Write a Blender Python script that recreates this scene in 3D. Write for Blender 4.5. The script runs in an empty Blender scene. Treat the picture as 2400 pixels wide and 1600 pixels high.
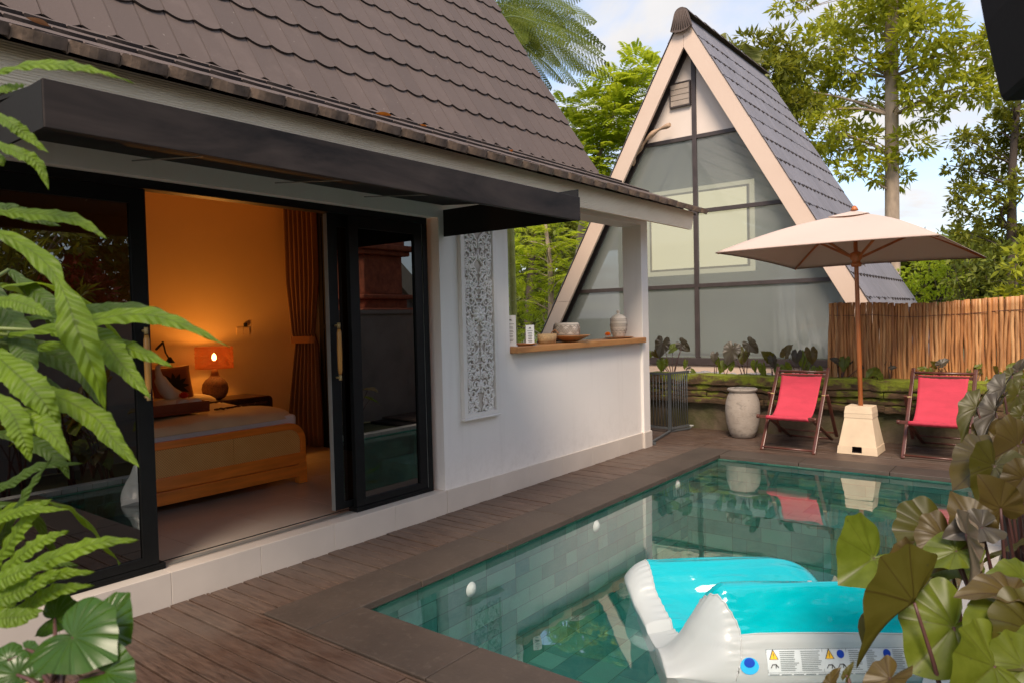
import bpy, bmesh, math, random
import numpy as np
from mathutils import Vector, Matrix

random.seed(7)
RNG = np.random.default_rng(11)
SC = bpy.context.scene
COL = SC.collection
PI = math.pi
V = Vector

# ------------------------------------------------------------------ camera
YAW, PITCH, ROLL, FPX = 0.661665119, 0.0306613137, -0.02376126, 1676.32904
CAM = V((0, 0, 1.65))
_f = V((-math.sin(YAW)*math.cos(PITCH), math.cos(YAW)*math.cos(PITCH), -math.sin(PITCH)))
_r = V((math.cos(YAW), math.sin(YAW), 0)); _u = _r.cross(_f)
CR = _r*math.cos(ROLL) + _u*math.sin(ROLL)
CU = -_r*math.sin(ROLL) + _u*math.cos(ROLL)
CF = _f
def ray(u, v): return CR*((u-1200)/FPX) - CU*((v-800)/FPX) + CF
def at(u, v, ax, val):
    """point of the survey: where the sight line through a photo pixel meets a plane"""
    d = ray(u, v); i = 'XYZ'.index(ax)
    return CAM + d*((val-CAM[i])/d[i])
def dep(u, v, d): return CAM + ray(u, v)*d

cd = bpy.data.cameras.new('camera'); cam = bpy.data.objects.new('camera', cd); COL.objects.link(cam)
cam.matrix_world = Matrix(((CR.x, CU.x, -CF.x, CAM.x), (CR.y, CU.y, -CF.y, CAM.y), (CR.z, CU.z, -CF.z, CAM.z), (0, 0, 0, 1)))
cd.sensor_width = 36; cd.lens = FPX/2400*36; cd.clip_start = .05; cd.clip_end = 3000
cd.dof.use_dof = True; cd.dof.focus_distance = 7.0; cd.dof.aperture_fstop = 5.0
SC.camera = cam
SC.view_settings.view_transform = 'Standard'; SC.view_settings.look = 'None'
SC.view_settings.exposure = .78; SC.view_settings.gamma = 1
SC.cycles.max_bounces = 10; SC.cycles.transparent_max_bounces = 24
SC.cycles.diffuse_bounces = 5; SC.cycles.glossy_bounces = 5; SC.cycles.transmission_bounces = 6
SC.cycles.sample_clamp_indirect = 6

# ------------------------------------------------------------------ node helpers
class N:
    def __init__(s, name):
        s.m = bpy.data.materials.new(name); s.m.use_nodes = True
        s.t = s.m.node_tree; s.t.nodes.clear()
        s.out = s.add('ShaderNodeOutputMaterial')
    def add(s, typ, **kw):
        n = s.t.nodes.new(typ)
        for k, v in kw.items():
            if k in n.inputs: n.inputs[k].default_value = v
            else: setattr(n, k, v)
        return n
    def link(s, a, b): s.t.links.new(a, b)
    def coord(s, kind='Object', scale=(1, 1, 1)):
        c = s.add('ShaderNodeTexCoord'); mp = s.add('ShaderNodeMapping'); mp.inputs['Scale'].default_value = scale
        s.link(c.outputs[kind], mp.inputs['Vector']); return mp.outputs[0]
    def noise(s, vec, scale=5, detail=4, rough=.55, dist=0):
        n = s.add('ShaderNodeTexNoise'); n.inputs['Scale'].default_value = scale; n.inputs['Detail'].default_value = detail
        n.inputs['Roughness'].default_value = rough; n.inputs['Distortion'].default_value = dist
        if vec is not None: s.link(vec, n.inputs['Vector'])
        return n.outputs['Fac']
    def ramp(s, fac, stops, interp='LINEAR'):
        r = s.add('ShaderNodeValToRGB'); cr = r.color_ramp; cr.interpolation = interp
        while len(cr.elements) < len(stops): cr.elements.new(.5)
        for e, (p, c) in zip(cr.elements, stops):
            e.position = p; e.color = (c, c, c, 1) if isinstance(c, (int, float)) else (*c, 1)
        s.link(fac, r.inputs[0]); return r.outputs[0]
    def mix(s, fac, a, b, mode='MIX'):
        n = s.add('ShaderNodeMix', data_type='RGBA', blend_type=mode)
        for sock, val in ((n.inputs[0], fac), (n.inputs[6], a), (n.inputs[7], b)):
            if hasattr(val, 'is_linked'): s.link(val, sock)
            elif isinstance(val, (int, float)): sock.default_value = val
            else: sock.default_value = (*val, 1)
        return n.outputs[2]
    def math(s, op, a, b=0.0):
        n = s.add('ShaderNodeMath', operation=op)
        for sock, val in ((n.inputs[0], a), (n.inputs[1], b)):
            if hasattr(val, 'is_linked'): s.link(val, sock)
            else: sock.default_value = val
        return n.outputs[0]
    def bump(s, h, strength=.3, dist=.01):
        b = s.add('ShaderNodeBump'); b.inputs['Strength'].default_value = strength; b.inputs['Distance'].default_value = dist
        s.link(h, b.inputs['Height']); return b.outputs[0]
    def pbr(s, col, rough=.5, normal=None, **kw):
        p = s.add('ShaderNodeBsdfPrincipled')
        for k, v in kw.items(): p.inputs[k.replace('_', ' ')].default_value = v
        if hasattr(col, 'is_linked'): s.link(col, p.inputs['Base Color'])
        else: p.inputs['Base Color'].default_value = (*col, 1)
        if hasattr(rough, 'is_linked'): s.link(rough, p.inputs['Roughness'])
        else: p.inputs['Roughness'].default_value = rough
        if normal is not None: s.link(normal, p.inputs['Normal'])
        return p.outputs[0]
    def done(s, sh): s.link(sh, s.out.inputs['Surface']); return s.m
    def island(s): return s.add('ShaderNodeNewGeometry').outputs['Random Per Island']

def simple(name, col, rough=.5, var=.12, nscale=6, bstr=.15, bscale=40, stretch=(1, 1, 1), **kw):
    """plain material with uneven tone and a fine relief"""
    n = N(name); vec = n.coord('Object', stretch)
    a = n.noise(vec, nscale, 5)
    c = n.mix(n.ramp(a, [(.3, 0.0), (.7, 1.0)]), [x*(1-var) for x in col], [min(1, x*(1+var)) for x in col])
    nm = n.bump(n.noise(vec, bscale, 3), bstr, .004) if bstr else None
    return n.done(n.pbr(c, rough, nm, **kw))

# ------------------------------------------------------------------ mesh builder
class MB:
    def __init__(s): s.v = []; s.f = []; s.mi = []; s.sm = []; s.uv = {}
    def vert(s, p, uv=None):
        s.v.append(tuple(p)); i = len(s.v)-1
        if uv is not None: s.uv[i] = uv
        return i
    def face(s, ids, mi=0, sm=False): s.f.append(tuple(ids)); s.mi.append(mi); s.sm.append(sm)
    def poly(s, pts, mi=0, sm=False): s.face([s.vert(p) for p in pts], mi, sm)
    def box(s, x0, x1, y0, y1, z0, z1, mi=0):
        c = V(((x0+x1)/2, (y0+y1)/2, (z0+z1)/2))
        s.obox(c, (V((1, 0, 0)), V((0, 1, 0)), V((0, 0, 1))), ((x1-x0)/2, (y1-y0)/2, (z1-z0)/2), mi)
    def obox(s, c, ax, h, mi=0):
        i = len(s.v); X, Y, Z = ax
        for sz in (-1, 1):
            for sy in (-1, 1):
                for sx in (-1, 1): s.v.append(tuple(V(c)+X*h[0]*sx+Y*h[1]*sy+Z*h[2]*sz))
        for q in ((0, 2, 3, 1), (4, 5, 7, 6), (0, 1, 5, 4), (2, 6, 7, 3), (0, 4, 6, 2), (1, 3, 7, 5)): s.face([i+k for k in q], mi)
    def bar(s, a, b, w, h, up=(0, 0, 1), mi=0):
        a, b = V(a), V(b); d = (b-a); L = d.length; d = d.normalized(); x = d.cross(V(up))
        if x.length < 1e-4: x = d.cross(V((1, 0, 0)))
        x.normalize(); z = x.cross(d)
        s.obox((a+b)/2, (d, x, z), (L/2, w/2, h/2), mi)
    def tube(s, pts, rad, n=8, mi=0, cap=True, sm=True, flat=1.0, up=None):
        pts = [V(p) for p in pts]; R = rad if hasattr(rad, '__len__') else [rad]*len(pts)
        ref = V(up) if up else V((.13, .27, .95)); rings = []
        for k, p in enumerate(pts):
            d = (pts[min(k+1, len(pts)-1)]-pts[max(k-1, 0)])
            if d.length < 1e-9: d = V((0, 0, 1))
            d.normalize(); x = d.cross(ref)
            if x.length < 1e-3: x = d.cross(V((1, 0, 0)))
            x.normalize(); y = x.cross(d)
            rings.append([s.vert(p+(x*math.cos(2*PI*j/n)+y*math.sin(2*PI*j/n)*flat)*R[k]) for j in range(n)])
        for k in range(len(rings)-1):
            for j in range(n): s.face((rings[k][j], rings[k][(j+1) % n], rings[k+1][(j+1) % n], rings[k+1][j]), mi, sm)
        if cap: s.face(rings[0][::-1], mi); s.face(rings[-1], mi)
    def lathe(s, prof, c=(0, 0, 0), n=32, mi=0, sx=1, sy=1, sm=True):
        rings = []
        for r, z in prof:
            if r < 1e-6: rings.append([s.vert((c[0], c[1], c[2]+z))])
            else: rings.append([s.vert((c[0]+r*sx*math.cos(2*PI*j/n), c[1]+r*sy*math.sin(2*PI*j/n), c[2]+z)) for j in range(n)])
        for a, b in zip(rings, rings[1:]):
            for j in range(n):
                k = (j+1) % n
                q = [a[j % len(a)], a[k % len(a)], b[k % len(b)], b[j % len(b)]]
                q2 = []
                for i in q:
                    if i not in q2: q2.append(i)
                if len(q2) > 2: s.face(q2, mi, sm)
    def grid(s, fn, nu, nv, mi=0, sm=True, closeu=False, uv=True):
        ids = [[None]*(nv+1) for _ in range(nu+1)]
        for i in range(nu+1):
            for j in range(nv+1):
                ids[i][j] = s.vert(fn(i/nu, j/nv), (i/nu, j/nv) if uv else None)
        for i in range(nu):
            for j in range(nv): s.face((ids[i][j], ids[i+1][j], ids[i+1][j+1], ids[i][j+1]), mi(i/nu, j/nv) if callable(mi) else mi, sm)
        return ids
    def prism(s, outline, axis, a0, a1, mi=0, sm=False):
        """outline: 2-D points in the two other axes, extruded along axis"""
        def P(p, a): return {'X': (a, p[0], p[1]), 'Y': (p[0], a, p[1]), 'Z': (p[0], p[1], a)}[axis]
        A = [s.vert(P(p, a0)) for p in outline]; B = [s.vert(P(p, a1)) for p in outline]; n = len(outline)
        s.face(A[::-1], mi); s.face(B, mi)
        for i in range(n): s.face((A[i], A[(i+1) % n], B[(i+1) % n], B[i]), mi, sm)
    def cells(s, axis, a0, a1, us, vs, solid, mi=0):
        """slab between a0 and a1 made of grid cells, no inner faces"""
        def P(u, v, a): return {'X': (a, u, v), 'Y': (u, a, v), 'Z': (u, v, a)}[axis]
        nu, nv = len(us)-1, len(vs)-1
        ok = lambda i, j: 0 <= i < nu and 0 <= j < nv and solid(i, j)
        for i in range(nu):
            for j in range(nv):
                if not ok(i, j): continue
                u0, u1, v0, v1 = us[i], us[i+1], vs[j], vs[j+1]
                s.poly([P(u0, v0, a0), P(u1, v0, a0), P(u1, v1, a0), P(u0, v1, a0)], mi)
                s.poly([P(u0, v0, a1), P(u1, v0, a1), P(u1, v1, a1), P(u0, v1, a1)], mi)
                for di, dj, e in ((-1, 0, ((u0, v0), (u0, v1))), (1, 0, ((u1, v0), (u1, v1))), (0, -1, ((u0, v0), (u1, v0))), (0, 1, ((u0, v1), (u1, v1)))):
                    if not ok(i+di, j+dj): s.poly([P(*e[0], a0), P(*e[1], a0), P(*e[1], a1), P(*e[0], a1)], mi)
    def arrays(s, verts, faces, mi=0, sm=False):
        o = len(s.v); s.v.extend(map(tuple, verts)); 
        for q in faces: s.f.append(tuple(int(k)+o for k in q)); s.mi.append(mi); s.sm.append(sm)

ORG = {}
def make(name, mb, mats, org, bevel=0, weld=False):
    me = bpy.data.meshes.new(name); o = V(org)
    if isinstance(mb, tuple):           # numpy verts, quads
        vs, fs = mb; vs = np.asarray(vs, dtype=np.float32) - np.array(o, dtype=np.float32)
        me.vertices.add(len(vs)); me.vertices.foreach_set('co', vs.ravel())
        k = fs.shape[1]; me.loops.add(fs.size); me.loops.foreach_set('vertex_index', fs.ravel().astype(np.int32))
        me.polygons.add(len(fs)); me.polygons.foreach_set('loop_start', np.arange(0, fs.size, k, dtype=np.int32))
        me.update(calc_edges=True); me.validate()
    else:
        me.from_pydata([tuple(V(p)-o) for p in mb.v], [], mb.f)
        me.polygons.foreach_set('material_index', mb.mi); me.polygons.foreach_set('use_smooth', mb.sm)
        if mb.uv:
            L = me.uv_layers.new(name='UVMap')
            for lp in me.loops: L.data[lp.index].uv = mb.uv.get(lp.vertex_index, (0, 0))
        bm = bmesh.new(); bm.from_mesh(me)
        if weld: bmesh.ops.remove_doubles(bm, verts=bm.verts, dist=1e-5)
        bmesh.ops.recalc_face_normals(bm, faces=bm.faces); bm.to_mesh(me); bm.free(); me.update()
    for m in (mats if isinstance(mats, (list, tuple)) else [mats]): me.materials.append(m)
    ob = bpy.data.objects.new(name, me); COL.objects.link(ob)
    if bevel:
        md = ob.modifiers.new('edge', 'BEVEL'); md.width = bevel; md.segments = 2; md.limit_method = 'ANGLE'; md.angle_limit = .6
    return ob
def thing(name, label, cat, loc=(0, 0, 0), group=None, rz=0, local=False):
    o = bpy.data.objects.new(name, None); COL.objects.link(o); o.location = loc; o.rotation_euler = (0, 0, rz); o.empty_display_size = .1
    o['label'] = label; o['category'] = cat
    if group: o['group'] = group
    ORG[o] = V((0, 0, 0)) if local else V(loc); return o
def part(name, mb, mats, parent, bevel=0, label=None, weld=False):
    o = make(name, mb, mats, ORG[parent], bevel, weld); o.parent = parent; ORG[o] = ORG[parent]
    if label: o['label'] = label
    return o
def single(name, mb, mats, label, cat, loc=(0, 0, 0), group=None, bevel=0, kind=None):
    o = make(name, mb, mats, loc, bevel); o.location = loc; ORG[o] = V(loc); o['label'] = label; o['category'] = cat
    if group: o['group'] = group
    if kind: o['kind'] = kind
    return o
def struct(name, mb, mats, bevel=0):
    o = make(name, mb, mats, (0, 0, 0), bevel); o['kind'] = 'structure'; return o
def copy_tree(o, parent=None):
    c = o.copy(); COL.objects.link(c)
    if parent: c.parent = parent
    ORG[c] = ORG.get(o, V((0, 0, 0)))
    for ch in [x for x in COL.objects if x.parent == o]: copy_tree(ch, c)
    return c
def spline(pts, n):
    """Catmull-Rom through the points"""
    P = [V(p) for p in pts]; P = [P[0]*2-P[1]] + P + [P[-1]*2-P[-2]]; out = []; m = len(P)-3
    for k in range(n+1):
        t = k/n*m; i = min(int(t), m-1); t -= i; a, b, c, d = P[i:i+4]
        out.append(.5*((2*b)+(c-a)*t+(2*a-5*b+4*c-d)*t*t+(3*b-a-3*c+d)*t**3))
    return out
# ------------------------------------------------------------------ materials
M = {}
M['white_wall'] = None
M['white_trim'] = simple('white_trim', (.72, .68, .63), .55, .03, 3, .05)
M['plinth'] = simple('plinth_tile', (.56, .50, .44), .35, .07, 2.2, .04, 8)
M['grout'] = simple('grout', (.36, .32, .28), .9, .1)
M['black_metal'] = simple('black_metal', (.008, .008, .008), .5, .15, 5, .03)
M['black_frame'] = simple('black_door_frame', (.006, .0065, .0065), .5, .2, 12, .03, Specular_IOR_Level=.22)
M['pale_seal'] = simple('aluminium_edge', (.22, .22, .2), .4, .1)
M['brown_frame'] = simple('brown_window_frame', (.055, .042, .04), .5, .2, 8, .05)
M['barge'] = None
M['dark_wood'] = simple('dark_red_wood', (.095, .030, .020), .3, .35, 9, .1, 30, (1, 1, .25))
M['umbrella_wood'] = simple('umbrella_wood', (.42, .13, .035), .38, .2, 10, .08, 40, (1, 1, .1))
M['teak'] = simple('teak', (.85, .25, .032), .35, .22, 6, .06, 30, (3, .3, 3))
M['table_wood'] = simple('nightstand_wood', (.05, .02, .012), .3, .2)
M['red_wood'] = simple('tray_wood', (.20, .055, .025), .35, .2)
M['linen'] = simple('linen', (.62, .52, .34), .85, .05, 4, .25, 90)
M['sheet'] = simple('white_sheet', (.72, .70, .72), .85, .04, 4, .3, 30)
M['towel'] = simple('white_towel', (.75, .68, .55), .95, .05, 10, .5, 120)
M['curtain'] = simple('amber_curtain', (.20, .105, .05), .9, .2, 5, .3, 120, (1, 1, .2))
M['gauze'] = simple('grey_gauze', (.42, .45, .42), .9, .1, 2, .1, 20)
M['room_wall'] = simple('room_wall', (.66, .46, .22), .85, .03, 2, .05)
M['sofa_black'] = simple('matt_black', (.005, .005, .005), .75, .2)
M['red_canvas'] = simple('red_canvas', (.50, .040, .070), .85, .10, 5, .45, 26, (1, 1, 2.5))
M['cream_stone'] = simple('cream_stone', (.66, .52, .36), .75, .09, 5, .25, 60)
M['hole'] = simple('dark_hole', (.02, .008, .006), .9)
M['pot_stone'] = None
M['orange'] = simple('marigold', (.85, .26, .012), .7, .2, 20)
M['red_flower'] = simple('red_flower', (.75, .05, .02), .6, .15, 20)
M['basket'] = simple('woven_basket', (.52, .34, .16), .75, .25, 60, .6, 120)
M['bowl'] = simple('wooden_bowl', (.42, .19, .07), .35, .2, 10, .05)
M['ceramic'] = simple('carved_ceramic', (.66, .58, .48), .6, .08, 14, .1)
M['carve_dark'] = simple('carved_groove', (.28, .22, .17), .8, .1)
M['card'] = simple('white_card', (.8, .79, .77), .5, .02)
M['ink'] = simple('dark_ink', (.05, .05, .05), .6, .1)
M['rope_shade'] = None
M['terracotta'] = simple('terracotta', (.52, .26, .12), .7, .12, 8, .2, 50)
M['soil'] = simple('soil', (.035, .022, .014), .95, .4, 20, .8, 30)
M['pebble'] = simple('grey_pebble', (.26, .25, .25), .7, .25, 6, .3, 20)
M['wire'] = simple('steel_cable', (.3, .3, .28), .4)
M['driftwood'] = simple('driftwood', (.42, .28, .18), .8, .25, 10, .4, 40)
M['bamboo_stem'] = simple('papaya_stem', (.33, .36, .09), .6, .25, 5, .2, 20)
M['bark'] = simple('bark', (.34, .26, .19), .9, .3, 5, .8, 30, (1, 1, .4))
M['dark_bark'] = simple('dark_bark', (.07, .05, .035), .9, .3, 5, .6, 30, (1, 1, .4))
M['concrete'] = simple('garden_wall_render', (.27, .24, .21), .9, .2, 2, .4, 20)
M['brick_red'] = simple('shrine_brick', (.36, .10, .045), .9, .35, 8, .7, 14)
M['cream_paint'] = simple('cream_paint', (.62, .52, .38), .7, .06)
M['brass'] = simple('brass', (.5, .38, .16), .3, .1, metallic=1.0) if False else simple('brass', (.42, .30, .12), .3, .1)
M['amber_handle'] = simple('amber_wood_handle', (.50, .24, .055), .35, .12)
M['pool_lamp'] = simple('pool_lamp_lens', (.82, .85, .82), .25, .03)
M['ledge_white'] = simple('white_ledge_tile', (.58, .56, .5), .3, .12, 5)
M['stem_dark'] = simple('dark_stem', (.085, .035, .03), .5, .2)
M['stem_green'] = simple('green_stem', (.13, .17, .04), .5, .2)

n = N('white_render'); v = n.coord('Object')      # lime render with trowel marks, rain streaks and splashed dirt near the foot
c = n.mix(n.noise(v, 1.2, 6, .6), (.72, .675, .625), (.80, .76, .715))
c = n.mix(n.ramp(n.noise(n.coord('Object', (7, 7, .5)), 1.0, 5, .6), [(.56, 0.0), (.8, .35)]), c, (.56, .52, .47))
sp_ = n.add('ShaderNodeSeparateXYZ'); co_ = n.add('ShaderNodeTexCoord'); n.link(co_.outputs['Object'], sp_.inputs[0])
lo_ = n.add('ShaderNodeMapRange'); lo_.inputs[1].default_value = .62; lo_.inputs[2].default_value = .2; n.link(sp_.outputs[2], lo_.inputs[0])
c = n.mix(n.math('MULTIPLY', n.math('MULTIPLY', lo_.outputs[0], n.ramp(n.noise(v, 9, 7, .75), [(.46, 0.0), (.70, 1.0)])), .28), c, (.46, .41, .35))
M['white_wall'] = n.done(n.pbr(c, .75, n.bump(n.noise(n.coord('Object', (1, 1, 1.6)), 7, 6, .6), .16, .01)))
n = N('painted_board'); vec = n.coord('Object', (6, .55, 14))
g = n.add('ShaderNodeTexWave', wave_type='BANDS', bands_direction='Z'); g.inputs['Scale'].default_value = 1.6; g.inputs['Distortion'].default_value = 5; g.inputs['Detail'].default_value = 2; g.inputs['Detail Scale'].default_value = .6
n.link(vec, g.inputs['Vector'])
c = n.mix(n.noise(n.coord('Object'), 2.5, 4), (.74, .62, .46), (.82, .70, .54))
M['fascia'] = n.done(n.pbr(c, .6, n.bump(g.outputs['Fac'], .55, .006)))
n = N('barge_board'); vec = n.coord('Object', (9, 2, 2))
g = n.noise(vec, 3, 4, .6, 1.5)
c = n.mix(n.noise(n.coord('Object'), 1.5, 5), (.60, .45, .35), (.68, .535, .43))
M['barge'] = n.done(n.pbr(c, .65, n.bump(g, .3, .006)))

def tile_mat(name, base, spec, edge, rough=.55):
    n = N(name); v = n.coord('Object')
    a = n.noise(v, 1.2, 5, .6); b = n.noise(v, 260, 2, .6); isl = n.island()
    c = n.mix(a, [x*.86 for x in base], [x*1.12 for x in base])
    c = n.mix(n.math('MULTIPLY', isl, .55), c, [x*.68 for x in base])
    li = n.ramp(n.noise(v, 2.3, 7, .72), [(.54, 0.0), (.72, .45)]); c = n.mix(li, c, [x*1.35+.012 for x in base])
    c = n.mix(n.ramp(b, [(.45, 0.0), (.75, .5)]), c, spec)
    d = n.noise(v, 42, 1, .3)
    c = n.mix(n.ramp(d, [(.79, 0.0), (.82, .8)]), c, (.35, .30, .25))
    return n.done(n.pbr(c, rough, n.bump(b, .25, .002)))
M['roof_tile'] = tile_mat('brown_roof_tile', (.098, .069, .056), (.14, .103, .086), 0, .75)
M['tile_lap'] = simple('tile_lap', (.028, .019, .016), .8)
M['eave_tile'] = simple('weathered_eave_tile', (.17, .115, .08), .75, .45, 14, .5, 40)
M['cabin_tile'] = tile_mat('grey_roof_tile', (.19, .178, .195), (.24, .23, .245), 0, .65)
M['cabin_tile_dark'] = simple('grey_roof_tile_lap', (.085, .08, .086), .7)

n = N('weathered_canopy'); v = n.coord('Object', (1, .35, 2))
a = n.noise(v, 2.2, 5, .65, .6)
c = n.mix(n.ramp(a, [(.35, 0.0), (.72, 1.0)]), (.004, .0035, .0035), (.050, .038, .033))
M['canopy_metal'] = n.done(n.pbr(c, .6, Specular_IOR_Level=.2))

# deck boards
n = N('deck_board'); v = n.coord('Object', (1, 9, 9)); isl = n.island()
gr = n.noise(v, 5, 6, .65, .4); bl = n.noise(n.coord('Object'), 1.1, 5, .6)
c = n.mix(n.ramp(gr, [(.3, 0.0), (.68, 1.0)]), (.020, .012, .009), (.150, .096, .068))
c = n.mix(n.math('MULTIPLY', isl, .5), c, (.070, .038, .026))
c = n.mix(n.ramp(bl, [(.42, 0.0), (.68, .6)]), c, (.115, .088, .070))
gr2 = n.noise(n.coord('Object', (1, 5, 5)), 30, 3)
M['deck'] = n.done(n.pbr(c, n.ramp(bl, [(.3, .34), (.7, .68)]), n.bump(gr2, .5, .004)))
n = N('coping_slab'); v = n.coord('Object'); isl = n.island()
a = n.noise(v, 2.2, 6, .65); b = n.noise(v, 22, 4, .7)
c = n.mix(a, (.024, .018, .014), (.088, .064, .049))
c = n.mix(n.math('MULTIPLY', isl, .3), c, (.085, .064, .048))
c = n.mix(n.ramp(b, [(.55, 0.0), (.8, .4)]), c, (.15, .118, .092))
M['coping'] = n.done(n.pbr(c, .6, n.bump(b, .4, .006)))

# green volcanic stone pool tiles: every tile its own tone
n = N('green_pool_tile'); isl = n.island(); v = n.coord('Object')
c = n.ramp(isl, [(0, (.09, .44, .33)), (.25, (.26, .68, .48)), (.45, (.04, .43, .37)), (.6, (.42, .78, .57)), (.8, (.11, .54, .41)), (1, (.30, .55, .27))], 'CONSTANT')
a = n.noise(n.coord('Object', (1, 1, 2)), 7, 6, .7, 1)
c = n.mix(n.ramp(a, [(.3, 0.0), (.62, .55)]), c, (.34, .64, .49))
c = n.mix(n.ramp(n.noise(v, 3, 4, .6), [(.55, 0.0), (.75, .5)]), c, (.12, .25, .18))
M['pool_tile'] = n.done(n.pbr(c, .6, n.bump(a, .2, .004)))
M['pool_grout'] = simple('pool_grout', (.05, .11, .09), .9)

def facing_fresnel(n, f0, power, normal=None):
    """reflectance of a thin clear sheet, the same seen from either side"""
    g = n.add('ShaderNodeNewGeometry'); d = n.add('ShaderNodeVectorMath', operation='DOT_PRODUCT')
    n.link(g.outputs['Incoming'], d.inputs[0]); n.link(normal if normal is not None else g.outputs['Normal'], d.inputs[1])
    c = n.math('SUBTRACT', 1.0, n.math('MINIMUM', n.math('ABSOLUTE', d.outputs['Value']), 1.0))
    return n.math('ADD', n.math('MULTIPLY', n.math('POWER', c, power), 1-f0), f0)
def water(name, gloss):
    n = N(name)
    tr = n.add('ShaderNodeBsdfTransparent')
    sh = tr.outputs[0]
    if gloss:
        gl = n.add('ShaderNodeBsdfGlossy'); gl.inputs['Roughness'].default_value = .006
        b1 = n.noise(n.coord('Object', (1, 1, 1)), 2.6, 2, .5)
        nm = n.bump(b1, .085, .02); n.link(nm, gl.inputs['Normal']); fr = facing_fresnel(n, .10, 2.8)
        mx = n.add('ShaderNodeMixShader'); n.link(fr, mx.inputs[0]); n.link(tr.outputs[0], mx.inputs[1]); n.link(gl.outputs[0], mx.inputs[2]); sh = mx.outputs[0]
    ab = n.add('ShaderNodeVolumeAbsorption'); ab.inputs['Color'].default_value = (.04, .86, .74, 1); ab.inputs['Density'].default_value = .17
    n.link(ab.outputs[0], n.out.inputs['Volume'])
    return n.done(sh)
M['water_top'] = water('pool_water', True); M['water_side'] = water('pool_water_edge', False)

def glass(name, tint, f0, rough=0.0):
    n = N(name); tr = n.add('ShaderNodeBsdfTransparent'); tr.inputs['Color'].default_value = (*tint, 1)
    gl = n.add('ShaderNodeBsdfGlossy'); gl.inputs['Roughness'].default_value = rough; gl.inputs['Color'].default_value = (1, 1, 1, 1)
    mx = n.add('ShaderNodeMixShader'); n.link(facing_fresnel(n, f0, 5), mx.inputs[0]); n.link(tr.outputs[0], mx.inputs[1]); n.link(gl.outputs[0], mx.inputs[2])
    return n.done(mx.outputs[0])
M['tinted_glass'] = glass('tinted_glass', (.045, .05, .05), .15)
n = N('greyed_glass')     # cabin window glass: clear pane mixed with an even grey diffuse layer
tr = n.add('ShaderNodeBsdfTransparent'); tr.inputs['Color'].default_value = (.83, .88, .85, 1)
df = n.add('ShaderNodeBsdfDiffuse'); df.inputs['Color'].default_value = (.26, .285, .28, 1)
m1 = n.add('ShaderNodeMixShader'); m1.inputs[0].default_value = .62; n.link(tr.outputs[0], m1.inputs[1]); n.link(df.outputs[0], m1.inputs[2])
gl = n.add('ShaderNodeBsdfGlossy'); gl.inputs['Roughness'].default_value = .02
m2 = n.add('ShaderNodeMixShader'); n.link(facing_fresnel(n, .13, 5), m2.inputs[0]); n.link(m1.outputs[0], m2.inputs[1]); n.link(gl.outputs[0], m2.inputs[2])
M['cabin_glass'] = n.done(m2.outputs[0])

def emit(name, col, strength):
    n = N(name); e = n.add('ShaderNodeEmission'); e.inputs['Color'].default_value = (*col, 1); e.inputs['Strength'].default_value = strength
    return n.done(e.outputs[0])
M['bulb'] = emit('lamp_bulb', (1, .62, .2), 14)
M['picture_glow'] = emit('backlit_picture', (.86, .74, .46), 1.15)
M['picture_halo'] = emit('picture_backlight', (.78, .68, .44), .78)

# moss grown stone
n = N('mossy_stone'); v = n.coord('Object', (1, 1, 1.6)); isl = n.island()
st = n.noise(n.coord('Object', (1, 1, 4)), 4, 7, .7, .5)
c = n.mix(n.ramp(st, [(.3, 0.0), (.7, 1.0)]), (.022, .012, .006), (.20, .115, .055))
c = n.mix(n.math('MULTIPLY', isl, .4), c, (.05, .032, .012))
sep = n.add('ShaderNodeSeparateXYZ'); co = n.add('ShaderNodeTexCoord'); n.link(co.outputs['Object'], sep.inputs[0])
h = n.add('ShaderNodeMapRange'); h.inputs[1].default_value = .30; h.inputs[2].default_value = .80; n.link(sep.outputs[2], h.inputs[0])
mo = n.noise(v, 3.1, 6, .68)
fac = n.math('ADD', mo, n.math('MULTIPLY', h.outputs[0], .20))
ge = n.add('ShaderNodeNewGeometry'); sg = n.add('ShaderNodeSeparateXYZ'); n.link(ge.outputs['Normal'], sg.inputs[0])
fac = n.math('ADD', fac, n.math('MULTIPLY', sg.outputs[2], .12))
mc = n.mix(n.noise(v, 18, 4, .7), (.09, .105, .006), (.34, .40, .022))
c = n.mix(n.ramp(fac, [(.64, 0.0), (.76, .92)]), c, mc)
M['mossy'] = n.done(n.pbr(c, .9, n.bump(n.noise(v, 26, 6, .75), .9, .02)))
n = N('old_wall_foot'); v = n.coord('Object')
c = n.mix(n.noise(v, 3, 7, .7), (.028, .022, .012), (.22, .16, .10))
c = n.mix(n.ramp(n.noise(v, 1.7, 5, .6), [(.45, 0.0), (.65, .8)]), c, (.055, .06, .012))
M['old_wall'] = n.done(n.pbr(c, .9, n.bump(n.noise(v, 14, 6, .7), .8, .02)))
n = N('aged_pot'); v = n.coord('Object'); a = n.noise(v, 5, 7, .65)
c = n.mix(a, (.24, .20, .165), (.46, .40, .34))
c = n.mix(n.ramp(n.noise(n.coord('Object', (1, 1, 2.5)), 7, 7, .75, 1), [(.52, 0.0), (.68, .75)]), c, (.13, .115, .10))
M['pot_stone'] = n.done(n.pbr(c, .85, n.bump(n.noise(v, 12, 7, .75), .7, .015)))
n = N('stick'); isl = n.island(); v = n.coord('Object', (8, 8, 1.0)); a = n.noise(v, 3, 6, .65)
c = n.ramp(isl, [(0, (.44, .18, .055)), (.35, (.62, .29, .10)), (.7, (.52, .23, .075)), (1, (.70, .39, .17))])
c = n.mix(n.ramp(a, [(.35, .75), (.65, 0.0)]), c, (.20, .075, .028))
M['stick'] = n.done(n.pbr(c, .6, n.bump(n.noise(v, 9, 5), .5, .006)))
n = N('umbrella_cloth'); v = n.coord('Object')
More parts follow.
